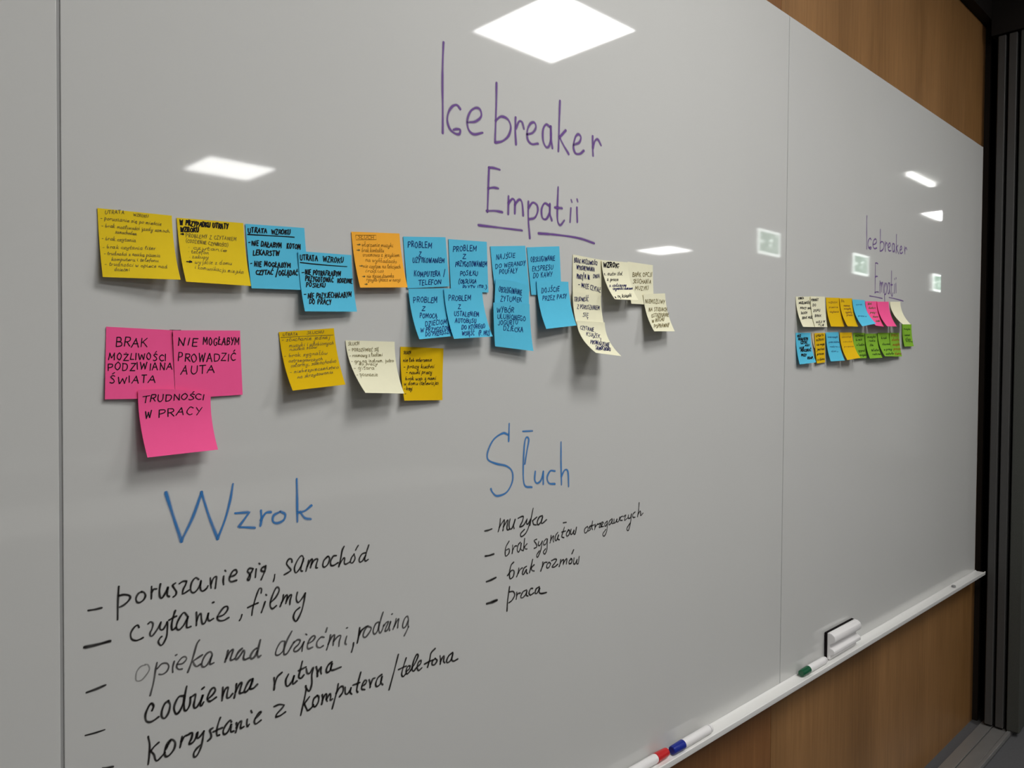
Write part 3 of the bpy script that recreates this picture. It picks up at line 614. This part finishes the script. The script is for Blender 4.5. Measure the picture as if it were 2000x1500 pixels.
note('b3', 'blue', K2, [(218, 95), (858, 140), (925, 815), (285, 795)], [], 'blue note headed utrata wzroku, third in the top row, beside yellow notes', GM,
     ('pen_black', 0.017, [('UTRATA', (245, 192), (450, 190), 50), ('WZROKU', (500, 205), (705, 208), 50), ('_', [(232, 210), (450, 222), (748, 240)]), ('-', (245, 318), (275, 318), 40), ('NIE DAŁABYM', (285, 330), (610, 358), 52), ('KOTOM', (665, 362), (815, 368), 52), ('LEKARSTW', (298, 432), (585, 442), 52),
      ('-', (255, 540), (290, 540), 40), ('NIE MOGŁABYM', (312, 552), (705, 572), 50), ('CZYTAĆ', (330, 645), (515, 648), 48), ('/OGLĄDAĆ', (550, 655), (782, 655), 52)]))
note('b4', 'blue', K2, [(790, 390), (1368, 435), (1430, 1048), (865, 1045)], ['b3'], 'blue note headed utrata wzroku, hanging lower and overlapping another blue note', GM,
     ('pen_black', 0.017, [('UTRATA', (800, 490), (1000, 495), 58), ('WZROKU', (1060, 505), (1280, 518), 58), ('_', [(805, 515), (1050, 540), (1320, 560)]), ('-', (825, 640), (855, 640), 40), ('NIE POTRAFIŁABYM', (865, 648), (1250, 662), 52), ('PRZYGOTOWAĆ', (868, 718), (1170, 728), 52), ('RODZINIE', (1215, 735), (1375, 738), 46),
      ('POSIŁKU', (875, 780), (1085, 785), 46), ('-', (850, 880), (880, 880), 40), ('NIE PRZYJECHAŁABYM', (895, 908), (1365, 888), 56), ('DO PRACY', (908, 965), (1150, 970), 48)]))
note('o5', 'orange', K2, [(1368, 180), (1890, 200), (1980, 785), (1465, 787)], [], 'single orange note in the top row between blue notes', GM,
     ('pen_brown', 0.008, [('SŁUCH', (1435, 258), (1610, 258), 38), ('_', [(1415, 218), (1415, 218), (1635, 218), (1635, 218), (1638, 266), (1638, 266), (1418, 268), (1418, 268), (1415, 218)]), ('włączenie muzyki', (1480, 338), (1820, 348), 34), ('brak kontaktu', (1480, 400), (1720, 402), 34), ('(rozmowa z językiem', (1490, 448), (1890, 452), 32), ('na wykładach)', (1520, 502), (1860, 522), 32),
      ('nie czytam na lekcjach', (1495, 572), (1900, 578), 32), ('(radio)', (1520, 622), (1720, 622), 32), ('nie słyszę dzwonka', (1535, 680), (1830, 678), 32), ('ryzyko (płacz w nocy)', (1530, 718), (1900, 718), 32)]),
     ('pen_grey', 0.014, [('>', (1425, 335), (1465, 335), 24), ('>', (1425, 392), (1465, 392), 26), ('>', (1455, 565), (1490, 565), 24), ('>', (1488, 678), (1520, 678), 24), ('>', (1512, 765), (1545, 765), 24)]))
BL = 'pen_blue'
note('b6', 'blue', K3, [(708, 178), (1168, 185), (1212, 718), (755, 740)], [], 'upper blue note right of the orange note, problem with using computer and telephone', GM,
     (BL, 0.0155, [('PROBLEM', (758, 292), (1015, 300), 62), ('Z', (875, 388), (905, 388), 46), ('UŻYTKOWANIEM', (808, 462), (1152, 458), 52), ('KOMPUTERA', (825, 612), (1110, 610), 56), ('/', (1145, 600), (1162, 600), 40), ('TELEFON', (872, 708), (1115, 688), 52)]))
note('b7', 'blue', K3, [(1200, 205), (1615, 235), (1635, 785), (1228, 775)], [], 'upper blue note, problem with preparing meals, second right of the orange note', GM,
     (BL, 0.0155, [('PROBLEM', (1245, 338), (1500, 332), 60), ('Z', (1350, 422), (1388, 422), 46), ('PRZYGOTOWANIEM', (1272, 502), (1622, 502), 54), ('POSIŁKU', (1325, 602), (1515, 598), 50), ('(OBSŁUGA', (1305, 688), (1500, 682), 42), ('PŁYTY ITP.)', (1350, 748), (1615, 745), 40)]))
note('b8', 'blue', K3, [(765, 745), (1165, 738), (1252, 1258), (885, 1293)], ['b6', 'b7'], 'lower blue note below the computer note, problem with helping children', GM,
     (BL, 0.0155, [('PROBLEM', (815, 895), (1080, 890), 60), ('Z', (908, 978), (940, 978), 46), ('POMOCĄ', (885, 1058), (1075, 1062), 50), ('DZIECIOM', (945, 1155), (1178, 1125), 52), ('W PRZYGOTOW.', (895, 1222), (1228, 1192), 48), ('DO PRZEDSZK.', (948, 1265), (1240, 1228), 42)]))
note('b9', 'blue', K3, [(1150, 742), (1562, 735), (1680, 1262), (1260, 1288)], ['b6', 'b7', 'b8'], 'lower blue note below the meals note, problem with choosing a bus', GM,
     (BL, 0.0155, [('PROBLEM', (1198, 872), (1442, 868), 56), ('Z', (1302, 962), (1335, 962), 42), ('USTALENIEM', (1260, 1042), (1530, 1045), 48), ('AUTOBUSU', (1270, 1115), (1500, 1118), 46), ('DO KTÓREGO', (1340, 1192), (1595, 1168), 46), ('WSIĄŚĆ', (1345, 1248), (1480, 1245), 44), ('(P. PRZ)', (1525, 1248), (1648, 1245), 48)]))
note('b10', 'blue', K4, [(88, 105), (430, 100), (472, 545), (142, 565)], [], 'topmost of three blue notes overlapping in one column below the underline', GM,
     (BL, 0.0145, [('NAJŚCIE', (145, 235), (325, 212), 46), ('DO WERANDY', (135, 322), (430, 290), 44), ('POUFAŁY', (175, 380), (350, 362), 44)]))
note('b11', 'blue', K4, [(140, 425), (467, 492), (480, 870), (128, 850)], ['b10'], 'middle of three blue notes overlapping in one column, with lifted curved top edge', GM,
     (BL, 0.015, [('OBSŁUGIWANIE', (170, 548), (395, 582), 52), ('ŻYTUMEK', (185, 640), (392, 650), 48)]))
note('b12', 'blue', K4, [(118, 655), (472, 672), (510, 1128), (135, 1082)], ['b11'], 'lowest of three blue notes overlapping in one column, about choosing yoghurt', GM,
     (BL, 0.0145, [('WYBÓR', (150, 752), (315, 752), 48), ('ULUBIONEGO', (155, 810), (430, 832), 44), ('JOGURTU', (160, 872), (355, 870), 44), ('DZIECKA', (215, 922), (410, 948), 44)]))
note('b13', 'blue', K4, [(445, 115), (762, 105), (785, 580), (490, 580)], [], 'upper blue note left of the long cream strip, about operating a coffee machine', GM,
     (BL, 0.0145, [('OBSŁUGIWANIE', (480, 258), (715, 242), 46), ('EKSPRESU', (495, 352), (700, 330), 44), ('DO KAWY', (505, 412), (690, 402), 46)]))
note('b14', 'blue', K4, [(540, 440), (850, 452), (930, 878), (635, 912)], ['b13'], 'lower blue note left of the long cream strip, its lower half blank', GM,
     (BL, 0.016, [('DOJŚCIE', (585, 560), (760, 545), 46), ('PRZEZ PASY', (595, 638), (832, 610), 44)]))
NV = 'pen_navy'
note('c15', 'cream', K4, [(895, 185), (1180, 240), (1172, 590), (893, 575)], [], 'top cream note of the hanging strip of three, in navy pen', GM,
     (NV, 0.017, [('BRAK MOŻLIWOŚCI', (905, 262), (1130, 290), 42), ('WYKONYWANIA', (930, 332), (1105, 352), 40), ('PRACY/ M. IN.', (930, 420), (1060, 428), 44), ('DNIA', (1090, 415), (1155, 418), 36), ('- MOŻE CZYTAĆ', (945, 495), (1160, 555), 44)]))
note('c16', 'cream', K4, [(893, 548), (1168, 578), (1200, 870), (930, 865)], ['c15'], 'middle cream note of the hanging strip of three, in navy pen', GM,
     (NV, 0.017, [('TRUDNOŚĆ', (905, 640), (1045, 642), 42), ('Z PORUSZANIEM', (935, 715), (1152, 728), 42), ('SIĘ', (990, 788), (1045, 798), 40)]))
note('c17', 'cream', K4, [(933, 832), (1206, 848), (1368, 1178), (1120, 1145)], ['c16'], 'lowest cream note of the hanging strip of three, curling out to the right', GM,
     (NV, 0.016, [('CZYTANIE', (965, 912), (1100, 942), 36), ('KSIĄŻEK,', (1025, 980), (1170, 1008), 38), ('PROWADZENIE', (1065, 1058), (1250, 1088), 38), ('SAMOCHODU', (1115, 1115), (1260, 1130), 36)]))
note('c19', 'cream', K4, [(1430, 255), (1675, 290), (1690, 680), (1465, 665)], [], 'cream note lying flat between the bold-headed cream note and the drooping one', GM,
     ('pen_grey', 0.016, [('BRAK OPCJI', (1475, 400), (1665, 402), 42), ('SŁUCHANIA', (1480, 465), (1655, 468), 40), ('MUZYKI', (1500, 535), (1632, 532), 38)]))
note('c18', 'cream', K4, [(1175, 240), (1430, 262), (1535, 632), (1305, 622)], ['c15', 'c19'], 'cream note with bold black heading wzrok and a numbered list', GM,
     ('pen_black', 0.034, [('WZROK:', (1190, 308), (1345, 314), 46)]),
     ('pen_black', 0.016, [('1. auto itd.', (1200, 388), (1380, 388), 28), ('2. praca', (1228, 442), (1335, 442), 26), ('4. TV, książki', (1300, 612), (1465, 598), 28)]),
     (NV, 0.016, [('3. codzienne', (1250, 502), (1415, 497), 26), ('czynności domowe', (1285, 530), (1495, 528), 24)]))
note('c20', 'cream', K4, [(1582, 572), (1795, 565), (1890, 935), (1690, 935)], ['c19'], 'lone cream note at far right of the middle panel, drooping below the others', GM,
     ('pen_grey', 0.017, [('NIEMOŻLIWY', (1600, 660), (1788, 665), 38), ('NA STUDIACH', (1635, 740), (1815, 738), 34), ('OSTRZEGANIE', (1660, 802), (1838, 790), 34), ('W RUCHU', (1665, 852), (1785, 832), 34), ('POPRAWNY', (1685, 905), (1832, 890), 36)]))
PB = 'pen_black'
note('p21', 'pink', K5, [(137, 90), (785, 125), (815, 788), (125, 800)], [], 'left of the two upper pink notes, reading brak możliwości', GM,
     (PB, 0.014, [('BRAK', (228, 285), (532, 285), 88), ('MOŻLIWOŚCI', (155, 412), (725, 418), 64), ('PODZIWIANA', (150, 515), (808, 508), 70), ('ŚWIATA', (165, 638), (615, 642), 70)]))
note('p22', 'pink', K5, [(788, 125), (1445, 128), (1470, 755), (815, 795)], ['p21'], 'right of the two upper pink notes, reading nie mogłabym prowadzić auta', GM,
     (PB, 0.014, [('NIE', (830, 272), (1025, 275), 74), ('MOGŁABYM', (1080, 270), (1440, 258), 70), ('PROWADZIĆ', (835, 432), (1395, 425), 80), ('AUTA', (865, 555), (1188, 542), 80)]))
note('p23', 'pink', K5, [(448, 708), (1158, 755), (1230, 1290), (540, 1368)], ['p21', 'p22'], 'lowest pink note stuck under the other two, lower half blank and curling out', GM,
     (PB, 0.014, [('TRUDNOŚCI', (490, 838), (1090, 805), 66), ('W', (515, 990), (580, 975), 66), ('PRACY', (640, 978), (1065, 945), 76)]))
note('y24', 'gold', K6, [(130, 150), (695, 110), (815, 690), (272, 752)], [], 'golden note with underlined heading below the blue ones, tilted and curling', GM,
     ('pen_grey', 0.008, [('UTRATA', (170, 190), (320, 180), 38), ('SŁUCHU', (415, 172), (592, 165), 38), ('_', [(150, 205), (420, 192), (690, 180)]), ('- słuchanie jednej', (155, 248), (650, 218), 30), ('muzyki i ulubionych', (235, 305), (690, 275), 30), ('nauka słów', (238, 345), (520, 315), 28), ('- brak sygnałów', (170, 412), (630, 378), 30), ('ostrzegawczych', (230, 462), (575, 440), 28),
      ('(alarmy, samochodu)', (250, 515), (718, 462), 30), ('- niebezpieczeństwo', (238, 578), (740, 522), 28), ('na skrzyżowaniu', (320, 630), (685, 572), 28)]))
note('c25', 'cream', K6, [(815, 235), (1320, 250), (1418, 782), (1020, 775)], [], 'cream note between two golden notes, its lower left corner curled up', GM,
     ('pen_grey', 0.008, [('SŁUCH', (840, 285), (955, 282), 34), ('- POROZUMIEĆ SIĘ', (840, 350), (1155, 345), 32), ('- rozmowy z ludźmi', (848, 408), (1195, 398), 30), ('- gry na instrum. jutro', (858, 465), (1310, 458), 30), ('do pracy', (950, 492), (1140, 492), 26), ('- gitara', (890, 535), (1110, 535), 34), ('- poznanie', (915, 602), (1150, 605), 34)]))
note('y26', 'gold', K6, [(1380, 300), (1822, 318), (1812, 850), (1420, 855)], [], 'small crumpled golden note right of the cream note with curled corner', GM,
     ('pen_black', 0.011, [('SŁUCH', (1410, 375), (1485, 375), 28), ('nie lub uderzenie', (1405, 455), (1700, 452), 30), ('- pracy kuchni', (1410, 522), (1725, 518), 32), ('- nauki pracy', (1435, 580), (1705, 578), 32), ('brak wsp. z nami', (1430, 645), (1745, 638), 30), ('w domu (telewizja)', (1415, 695), (1770, 688), 30), ('- kręgi', (1415, 745), (1500, 748), 32), ('-', (1418, 802), (1440, 802), 30)]))
# right panel, upper row
note('r1', 'cream', K7, [(228, 130), (430, 128), (490, 525), (325, 522)], [], 'first cream note at left of the upper row on the right panel', GR,
     (PB, 0.022, [('UTRATA', (262, 165), (330, 160), 24), ('MOŻLIWOŚCI', (265, 225), (415, 220), 26), ('PRACY NAD', (285, 290), (430, 292), 24), ('SŁUCH', (292, 355), (375, 352), 26), ('BRAK MUZ.', (310, 420), (445, 412), 28)]))
note('r2', 'cream', K7, [(420, 125), (605, 130), (640, 525), (480, 525)], ['r1'], 'second cream note in the upper row on the right panel, beside yellow', GR,
     (PB, 0.022, [('POWRÓT', (428, 190), (520, 185), 30), ('DO', (445, 255), (490, 252), 28), ('DOMU', (455, 325), (545, 320), 28), ('BRAK', (475, 395), (555, 390), 28), ('WIZJI W', (490, 475), (605, 465), 26), ('TLE', (520, 515), (590, 510), 22)]))
note('r3', 'amber', K7, [(622, 140), (800, 145), (862, 520), (690, 518)], [], 'first yellow note in the upper row on the right panel', GR,
     ('pen_brown', 0.018, [('WZROK', (650, 215), (765, 215), 20), ('pisanie', (660, 275), (775, 275), 18), ('czytanie', (670, 335), (785, 335), 18)]))
note('r4', 'amber', K7, [(800, 150), (960, 150), (1042, 520), (905, 515)], ['r3'], 'second yellow note in the upper row on the right panel', GR,
     ('pen_brown', 0.022, [('SŁ', (815, 195), (860, 195), 24), ('rozmowa', (850, 255), (930, 255), 18), ('muzyka', (855, 295), (945, 295), 18), ('sygnały', (875, 340), (960, 340), 18), ('praca', (890, 378), (965, 378), 18)]))
note('r6', 'pink', K7, [(1135, 190), (1288, 190), (1378, 520), (1270, 505)], [], 'first pink note in the upper row on the right panel, partly under blue', GR,
     ('pen_grey', 0.022, [('BRAK', (1165, 235), (1215, 235), 22), ('słuchu w', (1175, 285), (1265, 285), 18), ('pracy i', (1195, 345), (1275, 345), 18), ('domu', (1230, 400), (1300, 400), 18), ('wcale', (1270, 455), (1320, 455), 18)]))
note('r5', 'blue', K7, [(968, 165), (1125, 175), (1275, 480), (1095, 515)], ['r4', 'r6'], 'blue note in the upper row on the right panel, curling over a pink one', GR,
     ('pen_blue', 0.012, [('wzrok', (1010, 240), (1090, 240), 16), ('praca w', (1040, 385), (1150, 392), 14)]))
note('r7', 'pink', K7, [(1288, 195), (1438, 195), (1545, 518), (1420, 515)], ['r6'], 'second pink note in the upper row on the right panel, nearly blank', GR)
note('r8', 'cream', K7, [(1455, 195), (1590, 195), (1725, 490), (1625, 490)], [], 'narrow cream note ending the upper row on the right panel, blank and curling', GR)
note('r9', 'green', K7, [(1612, 480), (1735, 490), (1765, 775), (1645, 780)], [], 'lone green note at far right, under the curling cream one', GR,
     ('pen_green', 0.022, [('muzyka', (1635, 560), (1715, 560), 22), ('rozmowa', (1645, 640), (1715, 640), 22), ('głosy', (1655, 690), (1725, 692), 22), ('alarm', (1665, 715), (1750, 725), 20)]))
# right panel, lower row
note('s2b', 'beige', K7, [(432, 600), (520, 602), (545, 800), (470, 800)], [], 'beige note peeking out behind a crumpled yellow note, lower row right panel', GR)
note('s2', 'amber', K7, [(475, 605), (610, 600), (612, 985), (505, 1000)], ['s2b'], 'yellow note with dense black writing in the lower row, right panel', GR,
     (PB, 0.022, [('UTRATA', (490, 655), (590, 640), 26), ('WZROKU', (495, 710), (595, 695), 24), ('nie mogę', (498, 770), (600, 755), 24), ('jechać', (500, 830), (600, 820), 24), ('praca', (505, 890), (590, 880), 24), ('w domu', (510, 960), (600, 950), 24)]))
note('s1', 'blue', K7, [(228, 600), (420, 600), (495, 985), (280, 1012)], ['s2b'], 'blue note with bold black writing, first in the lower row, right panel', GR,
     (PB, 0.032, [('NIE', (245, 655), (290, 652), 26), ('MOGŁABYM', (258, 698), (385, 690), 32), ('CZYTAĆ', (290, 748), (375, 735), 32), ('ANI', (345, 778), (405, 772), 26), ('NIE', (275, 812), (330, 805), 24), ('PRACOWAĆ', (290, 848), (425, 838), 32), ('PRZY', (298, 908), (365, 900), 28), ('KOMP.', (378, 945), (460, 940), 28)]))
note('s3', 'blue', K7, [(622, 595), (785, 590), (868, 960), (685, 972)], ['s2'], 'second blue note in the lower row on the right panel, pale writing', GR,
     ('pen_blue', 0.013, [('brak muzyki', (645, 665), (775, 662), 18), ('praca zdalna', (655, 730), (790, 728), 18), ('rodzina w', (670, 790), (800, 788), 18), ('domu', (690, 850), (780, 850), 18)]))
note('s5', 'green', K7, [(975, 600), (1128, 600), (1155, 930), (1020, 935)], [], 'first green note in the lower row, tucked beneath a yellow one', GR,
     ('pen_green', 0.022, [('ROZMOWA', (1000, 650), (1110, 645), 22), ('brak', (1010, 705), (1090, 700), 22), ('z ludźmi', (1020, 770), (1125, 765), 24), ('sygnał', (1040, 845), (1130, 842), 22), ('muzyka', (1060, 900), (1140, 898), 22)]))
note('s4', 'amber', K7, [(803, 595), (962, 595), (1070, 925), (900, 955)], ['s3', 's5'], 'yellow note in the lower row overlapping a green one, pale writing', GR,
     ('pen_brown', 0.013, [('samochód', (825, 665), (950, 660), 18), ('nauka', (840, 725), (960, 720), 18), ('praca', (855, 790), (980, 785), 18)]))
note('s6', 'green', K7, [(1132, 610), (1288, 610), (1360, 925), (1195, 935)], ['s5'], 'second green note in the lower row on the right panel', GR,
     ('pen_green', 0.022, [('muzyka', (1160, 665), (1265, 660), 22), ('radio', (1180, 715), (1260, 712), 22), ('film', (1190, 772), (1240, 772), 22), ('telefon', (1210, 840), (1310, 835), 24), ('rodzina', (1225, 890), (1330, 885), 22)]))
note('s7', 'green', K7, [(1295, 600), (1460, 600), (1530, 908), (1390, 905)], ['s6'], 'third green note in the lower row on the right panel', GR,
     ('pen_green', 0.022, [('brak', (1340, 680), (1410, 678), 24), ('dzwonka', (1355, 760), (1470, 755), 22), ('w pracy', (1375, 830), (1480, 825), 22), ('szkole', (1400, 885), (1500, 880), 20)]))
note('s8', 'green', K7, [(1450, 600), (1575, 600), (1612, 908), (1500, 910)], ['s7'], 'last green note of the lower row, with brownish writing', GR,
     ('pen_brown', 0.03, [('UTRATA', (1470, 650), (1560, 648), 26), ('słuchu', (1478, 705), (1575, 700), 26), ('muzyka', (1490, 765), (1585, 760), 26), ('praca', (1500, 825), (1590, 820), 26), ('domu', (1515, 885), (1600, 880), 26)]))

# ------------------------------------------------------------------ things on the tray
def marker(label, x_cap_end, cap_left, y, col, length=0.138):
    """A whiteboard marker lying along the tray; the cap is at its left or its right end."""
    r = empty('whiteboard_marker', (x_cap_end, y, TZ + 0.0100)); tag(r, label, 'marker', 'markers on the tray')
    R = 0.0092; s = 1 if cap_left else -1
    def lx(name, prof, m): lathe_x(name, [(s * x, q) for x, q in prof], M[m], r)
    lx('cap', [(0.0, 0.0068), (0.0012, 0.0082), (0.006, 0.0088), (0.037, R + 0.0004), (0.0385, R + 0.0004)], col)
    lx('barrel', [(0.0386, R - 0.0004), (0.040, R), (length - 0.012, R), (length - 0.0118, R - 0.0002)], 'plastic_white')
    lx('ring', [(length - 0.0116, R - 0.0006), (length - 0.0106, R - 0.0006)], 'grey')
    lx('end_plug', [(length - 0.0105, R - 0.0002), (length - 0.004, R - 0.0006), (length, 0.006)], 'plastic_white')
    return r
marker('white marker with red cap, lying at the bottom edge of the photo', 1.064, False, -0.0140, 'red')
marker('white marker with blue cap, next to the red-capped one', 1.074, True, -0.0185, 'blue', 0.145)
marker('white marker with dark green cap, left of the eraser', 1.641, True, -0.0150, 'green')
er = empty('board_eraser', (1.803, 0.0, TZ + 0.0012)); tag(er, 'white plastic board eraser with black felt, standing on the tray', 'eraser')
box('felt_pad', 0.0, 0.172, -0.0075, -0.0012, 0.0, 0.072, M['felt'], er, 0.001)
extrude_x('body', [(-0.0078, 0.001), (-0.0078, 0.071), (-0.013, 0.072), (-0.020, 0.071), (-0.0275, 0.066), (-0.0305, 0.058), (-0.0295, 0.050), (-0.024, 0.045),
                   (-0.0165, 0.041), (-0.0155, 0.036), (-0.0165, 0.032), (-0.024, 0.030), (-0.0285, 0.026), (-0.0290, 0.018), (-0.024, 0.0145), (-0.0165, 0.012), (-0.0165, 0.001)],
          0.001, 0.171, M['plastic_white'], er, 0.0018)
mg = lathe_x('magnet', [(0, 0.0062), (0.0006, 0.0068), (0.006, 0.0068), (0.0066, 0.0062)], M['grey'])
mg.rotation_euler = (0, math.radians(-90), 0); mg.location = (2.815, -0.016, TZ + 0.0006)
tag(mg, 'tiny grey round magnet near the far end of the pen tray', 'magnet')

# ------------------------------------------------------------------ the room behind the camera, seen mirrored in the glass, plus added fill lamps
LIGHTS = ((0.85, -1.2), (0.4, -2.3), (-0.75, -5.28), (2.48, -1.65), (2.48, -5.28), (8.55, -1.65), (8.55, -5.28))  # second and third are unseen lamps added for more diffuse light
lamp_labels = iter(['square ceiling light right above the whiteboard heading, out of frame', 'added unseen square ceiling light above the pink notes, behind the camera', 'added unseen square ceiling light at far left of the room, for diffuse fill',
                    'square ceiling light whose reflection shines brightest at the top of the whiteboard', 'square ceiling light reflected small at the upper left of the whiteboard',
                    'square ceiling light reflected near the right edge of the whiteboard', 'square ceiling light reflected as a thin sliver beside the cream notes'])
for x, y in LIGHTS:
    if True:
        r = empty('ceiling_light', (x, y, CH)); tag(r, next(lamp_labels), 'ceiling light', 'square ceiling lights')
        bm = bmesh.new()
        for q in ((-.298, .298, -.298, -.275), (-.298, .298, .275, .298), (-.298, -.275, -.2749, .2749), (.275, .298, -.2749, .2749)): add_box(bm, *q, -0.012, -0.0005)
        bm_obj('frame', bm, M['frame'], r)
        box('diffuser', -0.2745, 0.2745, -0.2745, 0.2745, -0.008, -0.001, M['lamp'], r)
r = empty('ceiling_light', (6.75, -1.43, CH)); tag(r, 'slim strip ceiling light reflected at the upper right of the whiteboard', 'ceiling light', 'strip ceiling light')
box('diffuser', -0.28, 0.28, -0.022, 0.022, -0.03, -0.001, M['strip'], r, 0.002)

sl = iter(['hanging green exit sign reflected left of the right-hand seam', 'hanging green exit sign reflected right of the right-hand seam', 'hanging green exit sign reflected nearest the dark partition'])
for x in (5.40, 7.15, 9.30):
    r = empty('exit_sign', (x, -2.1, CH)); tag(r, next(sl), 'exit sign', 'hanging exit signs')
    box('casing', -0.18, 0.18, -0.022, 0.020, -0.73, -0.53, M['frame'], r, 0.002)
    box('light_panel', -0.176, 0.176, 0.0205, 0.024, -0.726, -0.534, M['sign_white'], r)
    box('green_field', -0.150, 0.150, 0.0245, 0.026, -0.706, -0.554, M['sign_green'], r)
    def sign_shape(name, bars):
        bm = bmesh.new()
        for x0, z0, x1, z1, wd in bars:
            d = Vector((x1 - x0, z1 - z0)).normalized() * wd / 2; nrm = (-d.y, d.x)
            vs = [(x0 + nrm[0], z0 + nrm[1]), (x1 + nrm[0], z1 + nrm[1]), (x1 - nrm[0], z1 - nrm[1]), (x0 - nrm[0], z0 - nrm[1])]
            bm.faces.new([bm.verts.new((a, 0.0268, b)) for a, b in vs])
        bm_obj(name, bm, M['sign_pale'], r)
    sign_shape('running_figure', ((0.03, -0.60, 0.015, -0.645, .022), (0.015, -0.645, 0.045, -0.67, .014), (0.045, -0.67, 0.04, -0.695, .012), (0.015, -0.645, -0.015, -0.66, .014), (-0.015, -0.66, -0.04, -0.685, .012),
                                  (0.03, -0.605, 0.06, -0.625, .011), (0.03, -0.605, -0.005, -0.615, .011), (0.034, -0.573, 0.034, -0.600, .018)))
    sign_shape('doorway', ((0.085, -0.565, 0.085, -0.70, .008), (0.085, -0.565, 0.135, -0.565, .008), (0.135, -0.565, 0.135, -0.70, .008)))
    sign_shape('arrow', ((-0.07, -0.63, -0.13, -0.63, .014), (-0.13, -0.63, -0.105, -0.605, .012), (-0.13, -0.63, -0.105, -0.655, .012)))
    box('hanger', -0.12, -0.114, -0.003, 0.003, -0.53, -0.001, M['steel'], r); box('hanger', 0.114, 0.12, -0.003, 0.003, -0.53, -0.001, M['steel'], r)
tl = iter(['white table behind the camera at left, nearer the board', 'white table behind the camera at right, nearer the board', 'white table behind the camera at left, farther from the board', 'white table behind the camera at right, farther from the board'])
for y in (-2.82, -4.85):
    for x in (0.2, 2.05):
        r = empty('table', (x, y, 0)); tag(r, next(tl), 'table', 'white tables behind the camera')
        box('tabletop', -0.9, 0.9, -0.35, 0.35, 0.715, 0.74, M['table'], r, 0.003)
        for a in (-0.84, 0.80):
            for b in (-0.30, 0.26): box('leg', a, a + 0.04, b, b + 0.04, 0.0005, 0.7145, M['steel'], r)

r = empty('cabinet', (12.75, -3.65, 0)); tag(r, 'white two-door cabinet against the far end wall, seen mirrored at right', 'cabinet')
box('body', -0.18, 0.24, -0.36, 0.36, 0.001, 1.40, M['door'], r, 0.002)
for y in (-0.178, 0.178):
    d = box('door', -0.2, -0.181, y - 0.175, y + 0.175, 0.02, 1.38, M['door'], r, 0.002)
    box('handle', -0.215, -0.2005, y * 0.25 - 0.006, y * 0.25 + 0.006, 0.7, 0.85, M['steel'], d, 0.002)
